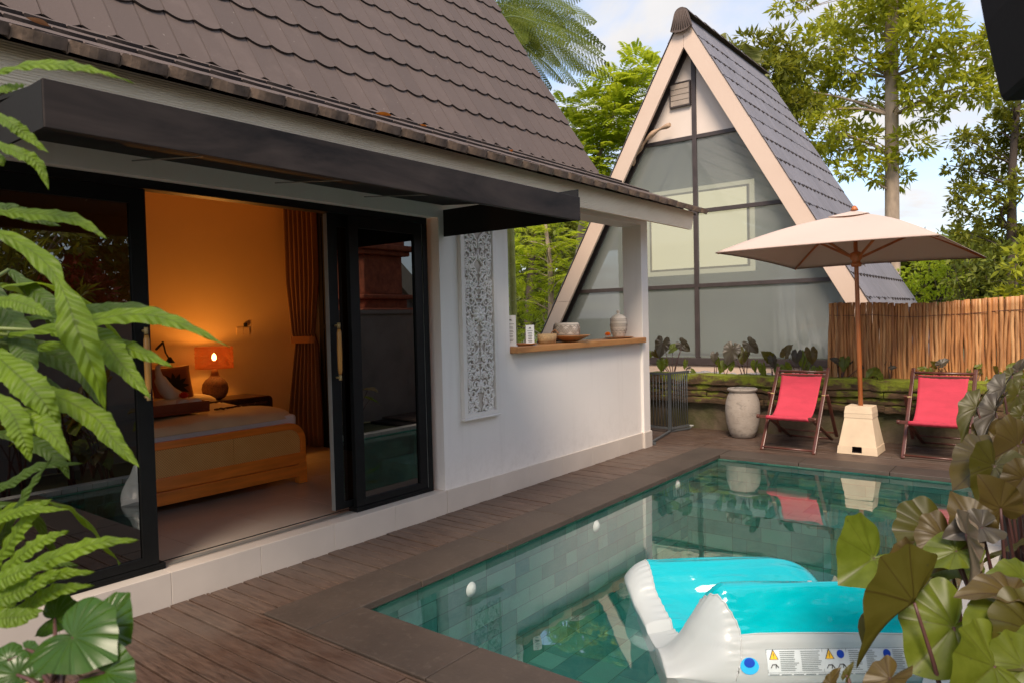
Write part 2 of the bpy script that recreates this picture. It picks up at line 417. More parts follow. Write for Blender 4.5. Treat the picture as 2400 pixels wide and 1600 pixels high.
c = n.mix(n.noise(v, 2, 3), (.60, .47, .40), (.66, .53, .455))
p = n.pbr(c, .85, n.bump(n.noise(v, 300, 2), .15, .002)); tl = n.add('ShaderNodeBsdfTranslucent'); tl.inputs['Color'].default_value = (.5, .32, .22, 1)
mx = n.add('ShaderNodeMixShader'); mx.inputs[0].default_value = .16; n.link(p, mx.inputs[1]); n.link(tl.outputs[0], mx.inputs[2])
M['parasol'] = n.done(mx.outputs[0])
# rattan cane
n = N('rattan'); v = n.coord('Object'); ck = n.add('ShaderNodeTexChecker'); ck.inputs['Scale'].default_value = 95; n.link(v, ck.inputs['Vector'])
c = n.mix(n.noise(v, 9, 3), (.80, .40, .10), (.90, .54, .18)); c = n.mix(n.math('MULTIPLY', ck.outputs['Fac'], .45), c, (.25, .10, .03))
M['rattan'] = n.done(n.pbr(c, .5))
n = N('counter_slab'); v = n.coord('Object', (4, .5, 4)); a = n.noise(v, 4, 6, .7, 1.2)
c = n.mix(a, (.22, .085, .028), (.60, .30, .105))
M['slab'] = n.done(n.pbr(c, .4, n.bump(a, .3, .005)))
# inflatable vinyl
def vinyl(name, col, rough, tr, coat, bs=.35):
    n = N(name); v = n.coord('Object'); b = n.noise(n.coord('Object', (2.2, 2.6, 4)), 2.6, 2, .45)
    p = n.pbr(n.mix(n.noise(v, 3, 3), [x*.93 for x in col], col), rough, n.bump(b, bs, .05), Coat_Weight=coat, Coat_Roughness=.04)
    t = n.add('ShaderNodeBsdfTranslucent'); t.inputs['Color'].default_value = (*col, 1)
    mx = n.add('ShaderNodeMixShader'); mx.inputs[0].default_value = tr; n.link(p, mx.inputs[1]); n.link(t.outputs[0], mx.inputs[2]); return n.done(mx.outputs[0])
M['cyan_vinyl'] = vinyl('cyan_vinyl', (.0, .58, .66), .10, .3, 1.0)
M['white_vinyl'] = vinyl('white_vinyl', (.72, .75, .74), .32, .42, .3, .12)
M['decal_blue'] = simple('decal_blue', (.01, .06, .42), .3); M['decal_sky'] = simple('decal_sky', (.03, .42, .75), .3)
M['decal_grey'] = simple('decal_grey', (.20, .24, .25), .4); M['decal_yellow'] = simple('decal_yellow', (.85, .50, .02), .4)
M['decal_pale'] = simple('decal_pale', (.55, .62, .64), .4)

# foliage: every leaf its own tone
def leafmat(name, cols, rough=.42, tr=.32, trcol=None):
    n = N(name); isl = n.island()
    c = n.ramp(isl, [(k/max(1, len(cols)-1), c) for k, c in enumerate(cols)])
    p = n.pbr(c, rough+.12, Specular_IOR_Level=.25); t = n.add('ShaderNodeBsdfTranslucent')
    n.link(n.mix(.6, c, trcol or (.30, .36, .03)), t.inputs['Color'])
    mx = n.add('ShaderNodeMixShader'); mx.inputs[0].default_value = tr; n.link(p, mx.inputs[1]); n.link(t.outputs[0], mx.inputs[2]); return n.done(mx.outputs[0])
M['leaf_bright'] = leafmat('leaf_bright', [(.22, .33, .012), (.36, .47, .022), (.48, .56, .035), (.29, .40, .02)], .4, .5, (.62, .66, .04))
M['leaf_mid'] = leafmat('leaf_mid', [(.14, .175, .012), (.28, .32, .022), (.40, .43, .035), (.21, .25, .016)], .38, .45, (.58, .55, .03))
M['leaf_deep'] = leafmat('leaf_deep', [(.055, .08, .012), (.12, .155, .02), (.18, .205, .025), (.08, .105, .014)], .4, .28, (.30, .30, .03))
M['leaf_dark'] = leafmat('leaf_dark', [(.06, .08, .010), (.13, .15, .014), (.22, .235, .02), (.09, .10, .012), (.27, .295, .025)], .4, .36, (.42, .40, .03))
M['leaf_fern'] = leafmat('leaf_treefern', [(.05, .085, .008), (.11, .15, .014), (.19, .21, .04)], .6, .4, (.40, .42, .02))
M['leaf_red'] = leafmat('leaf_red', [(.14, .02, .012), (.25, .03, .015), (.08, .02, .01)], .4, .2, (.3, .04, .02))

def veined(name, cols, vein, tr=.3, nv=15, trcol=None, rough=.35, wave=0.0, bstr=.3, under=None):
    """big single leaves: uv.x runs round the petiole (or across a frond), uv.y outwards (or along)"""
    n = N(name); isl = n.island(); uv = n.add('ShaderNodeUVMap'); s = n.add('ShaderNodeSeparateXYZ'); n.link(uv.outputs[0], s.inputs[0])
    c = n.ramp(isl, [(k/max(1, len(cols)-1), c) for k, c in enumerate(cols)])
    c = n.mix(n.ramp(n.noise(n.coord('Object'), 16, 5, .6), [(.35, 0.0), (.7, .6)]), c, [min(1, x*1.6) for x in cols[-1]])
    if wave:      # frond: midrib plus pleats
        d = n.math('ABSOLUTE', n.math('SUBTRACT', s.outputs[0], .5))
        mid = n.ramp(d, [(.02, 1.0), (.05, 0.0)])
        ph = n.math('ADD', n.math('MULTIPLY', s.outputs[1], wave), n.math('MULTIPLY', d, -14))
        pl = n.math('SINE', ph)
        c = n.mix(n.math('MULTIPLY', mid, .75), c, vein); hgt = pl
        nm = n.bump(hgt, bstr, .008)
    else:
        fr = n.math('FRACT', n.math('MULTIPLY', s.outputs[0], nv)); d = n.math('ABSOLUTE', n.math('SUBTRACT', fr, .5))
        dd = n.math('MULTIPLY', d, s.outputs[1])
        mid = n.ramp(dd, [(.010, 1.0), (.030, 0.0)])
        c = n.mix(n.math('MULTIPLY', mid, .7), c, vein); nm = n.bump(n.ramp(d, [(0, 0.0), (.18, 1.0)]), bstr, .004)
    c = n.mix(n.ramp(n.noise(n.coord('Object'), 34, 3, .5), [(.70, 0.0), (.76, .7)]), c, [x*.35+.02 for x in cols[0]])
    if under:
        g = n.add('ShaderNodeNewGeometry'); c = n.mix(n.math('MULTIPLY', g.outputs['Backfacing'], .8), c, under)
    p = n.pbr(c, rough+.06, nm, Specular_IOR_Level=.42); t = n.add('ShaderNodeBsdfTranslucent'); n.link(n.mix(.5, c, trcol or (.30, .38, .02)), t.inputs['Color'])
    mx = n.add('ShaderNodeMixShader'); mx.inputs[0].default_value = tr; n.link(p, mx.inputs[1]); n.link(t.outputs[0], mx.inputs[2]); return n.done(mx.outputs[0])
M['frond'] = veined('nest_fern_frond', [(.034, .074, .003), (.074, .132, .004), (.12, .185, .006)], (.06, .095, .008), .34, wave=110, trcol=(.42, .6, .015), rough=.5, bstr=.38)
M['frond_dark'] = veined('nest_fern_dark_frond', [(.020, .045, .004), (.045, .085, .006)], (.05, .09, .01), .3, wave=110, trcol=(.24, .34, .012), rough=.5, bstr=.38)  # darker copy of the frond greens, for rear and some rosette fronds
M['taro_olive'] = veined('taro_olive', [(.044, .037, .005), (.072, .064, .008), (.056, .052, .010)], (.03, .016, .005), .33, 9, (.34, .28, .015))
M['taro_brown'] = veined('taro_brown', [(.062, .040, .011), (.094, .064, .022), (.074, .053, .010)], (.035, .014, .008), .33, 11, (.36, .24, .02))
M['taro_green'] = veined('taro_green', [(.058, .082, .005), (.092, .122, .008), (.12, .145, .018)], (.08, .09, .01), .38, 9, (.42, .48, .015))
M['taro_purple'] = veined('taro_purple', [(.040, .032, .026), (.075, .060, .048), (.055, .050, .028)], (.025, .014, .012), .22, 9, (.18, .12, .03))
M['taro_pale'] = veined('taro_pale', [(.16, .12, .09), (.20, .16, .11)], (.2, .12, .08), .3, 9, (.4, .32, .1))
M['heart_leaf'] = veined('heart_leaf', [(.016, .050, .004), (.034, .080, .006)], (.07, .14, .02), .25, 17, (.16, .28, .01), .22, bstr=.55)
M['papaya'] = M['leaf_bright']
# ------------------------------------------------------------------ sky, sun
SUN_EL, SUN_AZ = math.radians(48), math.radians(152)    # compass angle from +Y towards +X: behind the camera
w = bpy.data.worlds.new('World'); SC.world = w; w.use_nodes = True; t = w.node_tree; t.nodes.clear()
def wn(typ, **k):
    n = t.nodes.new(typ)
    for a, b in k.items(): setattr(n, a, b)
    return n
out = wn('ShaderNodeOutputWorld'); bg = wn('ShaderNodeBackground'); bg.inputs['Strength'].default_value = .12
sky = wn('ShaderNodeTexSky', sky_type='NISHITA', sun_disc=False, sun_elevation=SUN_EL, sun_rotation=SUN_AZ, air_density=1.0, dust_density=1.2, ozone_density=1.5)
tc = wn('ShaderNodeTexCoord'); sp = wn('ShaderNodeSeparateXYZ'); t.links.new(tc.outputs['Generated'], sp.inputs[0])
def wm(op, a, b=None):
    m = wn('ShaderNodeMath', operation=op)
    for s, v in zip(m.inputs, (a, b)):
        if v is None: continue
        if hasattr(v, 'is_linked'): t.links.new(v, s)
        else: s.default_value = v
    return m.outputs[0]
den = wm('ADD', wm('MAXIMUM', sp.outputs[2], 0.0), .28)
cx, cy = wm('DIVIDE', sp.outputs[0], den), wm('DIVIDE', sp.outputs[1], den)
cb = wn('ShaderNodeCombineXYZ'); t.links.new(cx, cb.inputs[0]); t.links.new(cy, cb.inputs[1])
n1 = wn('ShaderNodeTexNoise'); n1.inputs['Scale'].default_value = 2.1; n1.inputs['Detail'].default_value = 8; n1.inputs['Roughness'].default_value = .56; n1.inputs['Distortion'].default_value = .35
t.links.new(cb.outputs[0], n1.inputs['Vector'])
rp = wn('ShaderNodeValToRGB'); rp.color_ramp.elements[0].position = .42; rp.color_ramp.elements[1].position = .60
t.links.new(n1.outputs['Fac'], rp.inputs[0])
n2 = wn('ShaderNodeTexNoise'); n2.inputs['Scale'].default_value = 4.3; n2.inputs['Detail'].default_value = 6; t.links.new(cb.outputs[0], n2.inputs['Vector'])
cl = wn('ShaderNodeMix', data_type='RGBA'); cl.inputs[6].default_value = (3.7, 3.7, 3.85, 1); cl.inputs[7].default_value = (5.1, 4.95, 4.85, 1); t.links.new(n2.outputs['Fac'], cl.inputs[0])
sk2 = wn('ShaderNodeMix', data_type='RGBA', blend_type='ADD'); sk2.inputs[0].default_value = 1; t.links.new(sky.outputs[0], sk2.inputs[6]); sk2.inputs[7].default_value = (1.0, 1.15, 1.6, 1)
mx = wn('ShaderNodeMix', data_type='RGBA'); t.links.new(rp.outputs[0], mx.inputs[0]); t.links.new(sk2.outputs[2], mx.inputs[6]); t.links.new(cl.outputs[2], mx.inputs[7])
t.links.new(mx.outputs[2], bg.inputs[0]); t.links.new(bg.outputs[0], out.inputs[0])
ld = bpy.data.lights.new('sun', 'SUN'); ld.energy = 2.7; ld.angle = math.radians(22); ld.color = (1, .83, .66)
lo = bpy.data.objects.new('sun', ld); COL.objects.link(lo)
sd = V((math.sin(SUN_AZ)*math.cos(SUN_EL), math.cos(SUN_AZ)*math.cos(SUN_EL), math.sin(SUN_EL)))
lo.rotation_euler = sd.to_track_quat('Z', 'Y').to_euler()

# ------------------------------------------------------------------ ground, hill
PX0, PX1, PY0, PY1 = -3.28, -.5, 2.66, 8.12           # pool opening
b = MB(); B = 900
for x0, x1, y0, y1 in ((-B, PX0-.06, -B, B), (PX1+.06, B, -B, B), (PX0-.06, PX1+.06, -B, PY0-.06), (PX0-.06, PX1+.06, PY1+.06, B)):
    b.poly([(x0, y0, -.09), (x1, y0, -.09), (x1, y1, -.09), (x0, y1, -.09)])
struct('ground', b, simple('earth', (.07, .075, .03), .95, .4, .8, .5, 6))
b = MB()
def hillf(u, v):
    x = -420+u*700; y = 330+v*120; h = 46*math.exp(-((x+205)/85)**2)+22*math.exp(-((x+60)/120)**2)+3*math.sin(x*.11)
    return (x, y, -1+h*math.sin(PI*min(1, v+.02))+(2.2*math.sin(x*.9+v*9) if 0 < v < 1 else 0))
b.grid(hillf, 90, 10)
struct('hills', b, simple('wooded_hill', (.06, .11, .035), .95, .4, .2, 0))

# ------------------------------------------------------------------ deck
b = MB(); bw, gap = .112, .011
def boards(x0, x1, y0, y1):
    y = y0
    while y < y1-.02:
        ye = min(y+bw, y1); xs = [x0]; x = x0+random.uniform(.6, 2.4)
        while x < x1-.4: xs.append(x); x += random.uniform(1.4, 2.6)
        xs.append(x1)
        for a, c in zip(xs, xs[1:]):
            z = random.uniform(-.003, .003); b.box(a+.0015, c-.0015, y, ye-gap, -.03, z)
        y += bw
boards(-4.221, -3.652, 2.30, 8.47); boards(-4.221, .84, -1.2, 2.298); boards(-3.65, .84, 8.472, 9.98); boards(-9, -3.652, 8.472, 9.98)
struct('wooden_deck', b, M['deck'], bevel=.003)
b = MB(); b.box(-9, .83, -1.4, 2.6, -.088, -.045); b.box(-9, -3.4, 2.6, 10.3, -.088, -.045); b.box(-3.4, .83, 8.2, 10.3, -.088, -.045)
struct('deck_bed', b, simple('deck_underside', (.012, .008, .006), .95))
# coping slabs
b = MB(); g = .003
def slabs(ax, a0, a1, c0, c1, L):
    a = a0
    while a < a1-.01:
        e = min(a+L, a1); z = random.uniform(-.001, .002)+.004
        if ax == 'Y': b.box(c0, c1, a+g, e-g, -.042, z)
        else: b.box(a+g, e-g, c0, c1, -.042, z)
        a = e
slabs('Y', 2.30, 8.46, -3.65, PX0+.03, .88); slabs('X', PX0+.033, PX1+.05, 2.30, PY0+.03, .9); slabs('X', PX0+.033, PX1+.05, PY1-.03, 8.46, .9)
struct('pool_coping', b, M['coping'], bevel=.006)
b = MB(); y = 2.3
while y < 8.4:
    b.box(PX1-.01, PX1+.14, y+.003, y+.147, -.04, .012+random.uniform(0, .002)); y += .15
struct('pool_ledge', b, M['ledge_white'], bevel=.003)

# ------------------------------------------------------------------ pool
FZ, BZ, BY = -.98, -.42, 7.25          # floor, far bench, bench front
b = MB(); gr = MB()
def tiles(P, u0, u1, v0, v1, tu, tv):
    r = 0; v = v0
    while v < v1-.005:
        ve = min(v+tv, v1); u = u0-(tu/2 if r % 2 else 0)-random.choice((0, .1)); r += 1
        while u < u1-.005:
            w = tu*random.choice((1, 1, 1, .5)); a, e = max(u, u0), min(u+w, u1)
            if e-a > .01:
                d = .0015; b.poly([P(a+d, v+d), P(e-d, v+d), P(e-d, ve-d), P(a+d, ve-d)])
            u += w
        v = ve
ZT = -.043
tiles(lambda u, v: (v, u, FZ), PY0, BY, PX0, PX1, .44, .22)
tiles(lambda u, v: (u, v, BZ), PX0, PX1, BY, PY1, .40, .20)
tiles(lambda u, v: (u, BY, v), PX0, PX1, FZ, BZ, .3, .15)
tiles(lambda u, v: (PX0, u, v), PY0, PY1, FZ, ZT, .34, .115)
tiles(lambda u, v: (PX1, u, v), PY0, PY1, FZ, ZT, .34, .115)
tiles(lambda u, v: (u, PY1, v), PX0, PX1, FZ, ZT, .34, .115)
tiles(lambda u, v: (u, PY0, v), PX0, PX1, FZ, ZT, .34, .115)
struct('pool_tiling', b, M['pool_tile'])
e = .006; X0, X1, Y0, Y1 = PX0-e, PX1+e, PY0-e, PY1+e
gr.box(X0-.05, X0, Y0, Y1, FZ-.05, ZT); gr.box(X1, X1+.05, Y0, Y1, FZ-.05, ZT)
gr.box(X0-.05, X1+.05, Y0-.05, Y0, FZ-.05, ZT); gr.box(X0-.05, X1+.05, Y1, Y1+.05, FZ-.05, ZT)
gr.box(X0, X1, Y0, Y1, FZ-.05, FZ-e); gr.box(X0, X1, BY+e, Y1, FZ-e, BZ-e)
struct('pool_shell', gr, M['pool_grout'])
WZ = -.055; d = .002; b = MB()
x0, x1, y0, y1, z0 = PX0+d, PX1-d, PY0+d, PY1-d, FZ+d
q = [(x0, y0), (x1, y0), (x1, y1), (x0, y1)]
b.poly([(x, y, WZ) for x, y in q], 0); yb, zb = BY-d, BZ+d
b.poly([(x0, y0, z0), (x1, y0, z0), (x1, yb, z0), (x0, yb, z0)], 1); b.poly([(x0, yb, z0), (x1, yb, z0), (x1, yb, zb), (x0, yb, zb)], 1)
b.poly([(x0, yb, zb), (x1, yb, zb), (x1, y1, zb), (x0, y1, zb)], 1); b.poly([(x0, y0, z0), (x1, y0, z0), (x1, y0, WZ), (x0, y0, WZ)], 1)
b.poly([(x0, y1, zb), (x1, y1, zb), (x1, y1, WZ), (x0, y1, WZ)], 1)
for x in (x0, x1): b.poly([(x, y0, z0), (x, yb, z0), (x, yb, zb), (x, y1, zb), (x, y1, WZ), (x, y0, WZ)], 1)
o = make('water', b, [M['water_top'], M['water_side']], (0, 0, 0), weld=True); o['kind'] = 'structure'
for k, (y, lab) in enumerate(((3.28, 'white round pool light on the left pool wall, nearest to the carved panel reflection'), (4.62, 'white round pool light halfway along the left pool wall'), (6.35, 'white round pool light on the left pool wall, farthest from the deck corner'))):
    p = [at(1103.7, 1380, 'X', PX0), at(1397, 1232, 'X', PX0), at(1587.5, 1135, 'X', PX0)][k]
    b = MB(); prof = [(.0, .028), (.02, .026), (.034, .018), (.042, .006), (.05, .004), (.052, 0)]
    n = 20; rings = []
    for r, h in prof: rings.append([b.vert((p.x+.002+h, p.y+r*math.cos(2*PI*j/n), p.z+r*math.sin(2*PI*j/n))) for j in range(n)] if r else [b.vert((p.x+.002+h, p.y, p.z))])
    for j in range(n): b.face((rings[0][0], rings[1][j], rings[1][(j+1) % n]), 0, True)
    for A, Bq in zip(rings[1:], rings[2:]):
        for j in range(n): b.face((A[j], A[(j+1) % n], Bq[(j+1) % n], Bq[j]), 0, True)
    single('pool_light', b, M['pool_lamp'], lab, 'pool light', p, 'lights in the pool wall')

# ------------------------------------------------------------------ mossy retaining wall with planting bed behind
WX0, WX1, WY = -9.0, .84, 9.8
wall = thing('retaining_wall', 'low mossy stacked-stone garden wall behind the deck chairs', 'wall', (-3, WY, 0))
b = MB()
def course(z0, z1, yf, seg):
    x = WX0
    while x < WX1:
        L = random.uniform(*seg); xe = min(x+L, WX1); j = random.uniform(-.012, .012); NX = max(2, int(L/.07)); ph = random.random()*9
        def f(u, v, x=x, xe=xe, j=j, ph=ph):
            X = x+.003+(xe-x-.006)*u; ang = v; rr = .009
            wob = .006*math.sin(X*9+ph)+.006*math.sin(X*23+ph*2)+.004*math.sin(X*57+ph)
            zz0, zz1 = z0+.004+wob*.7, z1-.003+wob*.7
            if v < .2: return (X, yf+j+.06*(1-v/.2), zz0+.0)
            if v < .4: return (X, yf+j+wob-.004, zz0+rr*((v-.2)/.2))
            if v < .6: return (X, yf+j+wob-.008, zz0+rr+(zz1-zz0-2*rr)*((v-.4)/.2))
            if v < .8: return (X, yf+j+wob+.008*((v-.6)/.2), zz1-rr+rr*((v-.6)/.2))
            return (X, yf+j+.012+.3*((v-.8)/.2), zz1)
        b.grid(f, NX, 10, 0, False, uv=False); x = xe
course(.655, .80, WY-.03, (1.2, 2.6)); course(.568, .652, WY-.005, (.7, 1.8)); course(.478, .566, WY+.012, (.6, 1.6)); course(.385, .475, WY-.012, (.8, 1.8))
part('stone_courses', b, M['mossy'], wall)
b = MB()
b.grid(lambda u, v: (WX0+(WX1-WX0)*u, WY+.085+.012*math.sin(u*140)*math.sin(v*5), -.04+.44*v), 160, 5, uv=False)
part('wall_foot', b, M['old_wall'], wall)
b = MB(); b.box(WX0, WX1, WY+.12, WY+.36, -.04, .66); part('wall_core', b, M['old_wall'], wall)
b = MB()
def soilf(u, v):
    x, y = WX0+(WX1-WX0)*u, WY+.25+v*1.35
    return (x, y, .69+.012*math.sin(x*11+y*5)+.012*math.sin(x*23-y*17))
b.grid(soilf, 160, 12)
struct('planting_bed', b, M['soil'])
b = MB()
for k in range(150):
    x, y = random.uniform(-4.9, -2.7), random.uniform(10.45, 10.95); r = random.uniform(.03, .075)
    c = V((x, y, .70+r*.35)); n0 = len(b.v)
    for i in range(5):
        for j in range(8):
            th, ph = PI*i/4, 2*PI*j/8; q = 1+random.uniform(-.12, .12)
            b.v.append((c.x+r*q*math.sin(th)*math.cos(ph), c.y+r*q*.8*math.sin(th)*math.sin(ph), c.z+r*.55*q*math.cos(th)))
    for i in range(4):
        for j in range(8): b.face((n0+i*8+j, n0+i*8+(j+1) % 8, n0+(i+1)*8+(j+1) % 8, n0+(i+1)*8+j), 0, True)
st = single('pebbles', b, M['pebble'], 'grey river pebbles spread along the cabin base', 'pebbles', (-3.8, 10.7, .7), kind='stuff')

# ------------------------------------------------------------------ stick fence
FY = 10.08
fence = thing('stick_fence', 'rustic fence of upright orange-brown sticks beside the parasol', 'fence', (-1.2, FY, .7))
b = MB(); x = -2.50
def ftop(x): return 1.765-.035*math.exp(-((x+1.45)/.45)**2)+max(0, x+1.0)*.03
while x < .82:
    r = random.uniform(.0165, .0255); yy = FY+random.uniform(-.012, .012); a1, a2, p1, p2 = random.uniform(.002, .010), random.uniform(.001, .004), random.random()*6, random.random()*6
    tilt = random.uniform(-.012, .012)
    zt = ftop(x)+random.uniform(-.008, .005); pts, rr = [], []
    for k in range(13):
        z = .70+(zt-.70)*k/12
        pts.append((x+a1*math.sin(z*5.5+p1)+a2*math.sin(z*15+p2)+tilt*(z-1.2), yy+a1*.6*math.sin(z*6+p2), z)); rr.append(r*(1.06-.12*k/12)*(1+random.uniform(-.05, .05)))
    b.tube(pts, rr, 7); x += r*1.72+random.uniform(-.003, .002)
x = -2.48
while x < .82:      # second rank of thinner sticks closing the gaps
    p1 = random.random()*6; b.tube([(x+.006*math.sin(z*5+p1), FY+.034+.004*math.sin(z*7+p1), z) for z in np.linspace(.70, ftop(x)-random.uniform(.005, .05), 8)], .016, 6); x += random.uniform(.034, .05)
part('stick_panel', b, M['stick'], fence)
b = MB()
for k, (z, dy) in enumerate(((1.60, -.026), (1.615, .026), (1.0, .028))):
    b.tube([(x, FY+dy+.004*math.sin(x*40), z+ftop(x)-1.765+.004*math.sin(x*9)) for x in np.linspace(-2.5, .82, 120)], .004, 5)
part('binding_wire', b, M['dark_wood'], fence)
b = MB()
for xx in (-2.3, -.9, .5): b.tube([(xx, FY+.06, .6), (xx, FY+.06, 1.7)], .035, 8)
b.tube([(-2.5, FY+.05, 1.45), (.82, FY+.05, 1.45)], .022, 6); b.tube([(-2.5, FY+.05, .95), (.82, FY+.05, .95)], .022, 6)
part('fence_rail', b, M['stick'], fence)
# ------------------------------------------------------------------ villa with bedroom and open bar
WXF, WXB = -4.24, -4.44
villa = thing('villa', 'white villa with brown tiled roof, black canopy and open bedroom doors', 'villa', (WXF, 3, 0))
ys = [-1.5, .45, 4.46, 5.41, 8.06]; zs = [.19, 1.32, 2.53, 2.78, 3.12]
def sol(i, j):
    if i == 1: return j >= 2
    if i == 3: return j in (0, 3)
    return True
b = MB(); b.cells('X', WXB, WXF, ys, zs, sol)
part('front_wall', b, M['white_wall'], villa)
b = MB(); b.box(-4.47, -4.205, 8.063, 8.235, 0, 3.12); part('corner_post', b, M['white_wall'], villa, bevel=.006)
b = MB(); b.box(-4.48, -4.19, 8.05, 8.25, -.02, .20); part('post_base', b, M['plinth'], villa, bevel=.004)
b = MB(); b.box(-4.475, -4.165, 4.62, 7.99, 2.775, 2.90); part('beam', b, M['white_trim'], villa, bevel=.004)
# plinth and step, clad in long tiles
b = MB(); y = 8.047
while y > 4.47: b.box(-4.2385, -4.221, max(y-.6, 4.466)+.0008, y-.0008, -.03, .195); y -= .6
part('wall_plinth', b, M['plinth'], villa, bevel=.002)
b = MB(); y = 4.462
while y > -1.5: b.box(-4.34, -4.222, y-.6+.0008, y-.0008, -.03, .1945); y -= .6
part('door_step', b, M['plinth'], villa, bevel=.003)
b = MB(); b.box(-4.33, -4.23, -1.5, 4.46, -.05, .188); part('step_core', b, M['grout'], villa)
# bedroom shell
b = MB(); y = -.6
while y < 5.3:
    x = -7.5
    while x < -4.36: b.box(x+.0015, min(x+.6, -4.345)-.0015, y+.0015, min(y+.6, 5.30)-.0015, .17, .194); x += .6
    y += .6
n = N('polished_floor'); isl = n.island(); v = n.coord('Object'); a = n.noise(v, 2.5, 5, .6, 1)
c = n.mix(a, (.40, .34, .28), (.50, .43, .36)); c = n.mix(n.math('MULTIPLY', isl, .2), c, (.38, .31, .25))
part('bedroom_floor', b, n.done(n.pbr(c, .16)), villa)
b = MB(); b.box(-7.6, -4.35, -.7, 8.2, .0, .17); part('floor_slab', b, M['grout'], villa)
b = MB(); b.box(-7.62, -7.5, -.7, 5.42, .17, 3.12); part('head_wall', b, M['room_wall'], villa)
b = MB(); b.box(-7.5, -4.44, 5.30, 5.40, .17, 3.12); part('side_wall', b, M['room_wall'], villa)
b = MB(); b.box(-7.5, -4.44, -.72, -.6, .17, 3.12); part('far_side_wall', b, M['room_wall'], villa)
b = MB(); b.box(-7.62, -4.3, -1.5, 8.6, 3.121, 3.16); part('bedroom_ceiling', b, M['room_wall'], villa)
b = MB(); b.box(-7.62, -7.5, 5.42, 8.2, .17, 3.12); part('bar_back_wall', b, M['white_wall'], villa)
b = MB(); b.box(-4.55, -4.15, 5.415, 8.058, 1.325, 1.388); part('counter_top', b, M['slab'], villa, bevel=.008)
# doors ------------------------------------------------
DX = -4.318
b = MB(); b.box(-4.42, DX, .45, 4.40, 2.475, 2.528); b.box(-4.42, DX, 4.345, 4.40, .196, 2.475); b.box(-4.42, DX, .45, .5, .196, 2.475)
part('door_frame', b, M['black_frame'], villa, bevel=.003)
b = MB()
for y0, y1 in ((.5, 2.08), (3.56, 4.345)): b.box(-4.42, DX-.004, y0, y1, .196, .232)
for k in range(3): b.box(DX-.03-.03*k, DX-.024-.03*k, .5, 4.34, .2325, .238) if k == 0 else None
for y0, y1 in ((.5, 2.08), (3.60, 4.345)):
    for k in range(2): b.box(DX-.004, DX+.0, y0, y1, .205+.016*k, .208+.016*k)
part('door_track', b, [M['black_frame']], villa)
b = MB(); b.box(-4.42, -4.36, .5, 4.345, .195, .1975); part('threshold_rail', b, M['pale_seal'], villa)
def leaf(y0, y1, xf, lab, handle=None, st=.09):
    z0, z1 = .236, 2.472
    b = MB(); b.cells('X', xf-.04, xf, [y0, y0+st, y1-st, y1], [z0, z0+.05, z1-.09, z1], lambda i, j: not (i == 1 and j == 1))
    d = part('sliding_door', b, M['black_frame'], villa, bevel=.003, label=lab)
    b = MB(); yy0, yy1, zz0, zz1 = y0+st, y1-st, z0+.05, z1-.09; xg = xf-.018
    b.poly([(xg, yy0, zz0), (xg, yy1, zz0), (xg, yy1, zz1), (xg, yy0, zz1)]); part('pane', b, M['tinted_glass'], d)
    b = MB(); b.box(xf-.0395, xf+.002, y0-.002 if handle else y1-.003, y0+.0015 if handle else y1+.001, z0, z1)
    part('edge_strip', b, M['pale_seal'], d)
    if handle:
        hy = handle; hx = xf+.045; b = MB(); b.tube([(hx, hy, 1.27), (hx, hy, 1.30), (hx, hy, 1.44), (hx, hy, 1.58), (hx, hy, 1.61)], [.012, .017, .019, .017, .012], 12)
        h = part('handle', b, M['amber_handle'], d); b = MB()
        for z in (1.245, 1.635): b.tube([(hx, hy, z-.02), (hx, hy, z+.02)], .012, 10); b.tube([(xf, hy, z), (hx, hy, z)], .008, 8)
        o = part('handle_bracket', b, M['brass'], d)
leaf(.5, 2.045, DX-.01, 'left black glass door leaf', 2.0)
leaf(3.565, 4.345, DX-.01, 'right black glass door leaf')
leaf(3.40, 4.33, DX-.062, 'open glass door leaf pushed behind the right leaf', 3.45)
# window door in the side wall of the bedroom
b = MB(); b.cells('Y', 5.27, 5.297, [-6.98, -6.90, -6.05, -5.95, -4.6, -4.5], [.2, .27, 1.6, 1.64, 2.9, 3.0], lambda i, j: not (i in (1, 3) and j in (1, 3)))
d = part('side_window', b, M['black_frame'], villa)
b = MB(); b.poly([(-6.9, 5.285, .27), (-4.6, 5.285, .27), (-4.6, 5.285, 2.9), (-6.9, 5.285, 2.9)]); part('pane', b, M['sofa_black'], d)
# canopy ------------------------------------------------
CX, CY0, CY1 = -2.86, 1.01, 4.535
b = MB(); b.box(CX-.012, CX, CY0, CY1, 2.368, 2.542); part('canopy_fascia', b, M['canopy_metal'], villa, bevel=.003)
b = MB()
b.box(WXF+.001, CX-.0125, CY1-.012, CY1, 2.372, 2.60); b.box(WXF+.001, CX-.0125, CY0, CY0+.012, 2.37, 2.54)
b.prism([(WXF+.001, 2.64), (CX-.013, 2.522), (CX-.013, 2.538), (WXF+.001, 2.656)], 'Y', CY0+.0125, CY1-.0125)
b.box(CX-.05, CX-.0125, CY0+.0125, CY1-.0125, 2.372, 2.376)
part('canopy_frame', b, M['sofa_black'], villa)
b = MB()
for y in (2.02, 2.95, 3.72): b.tube([(-4.2, y-.1, 2.60), (-3.7, y+.02, 2.565), (-3.35, y+.1, 2.535)], .004, 5)
part('canopy_cable', b, M['wire'], villa)
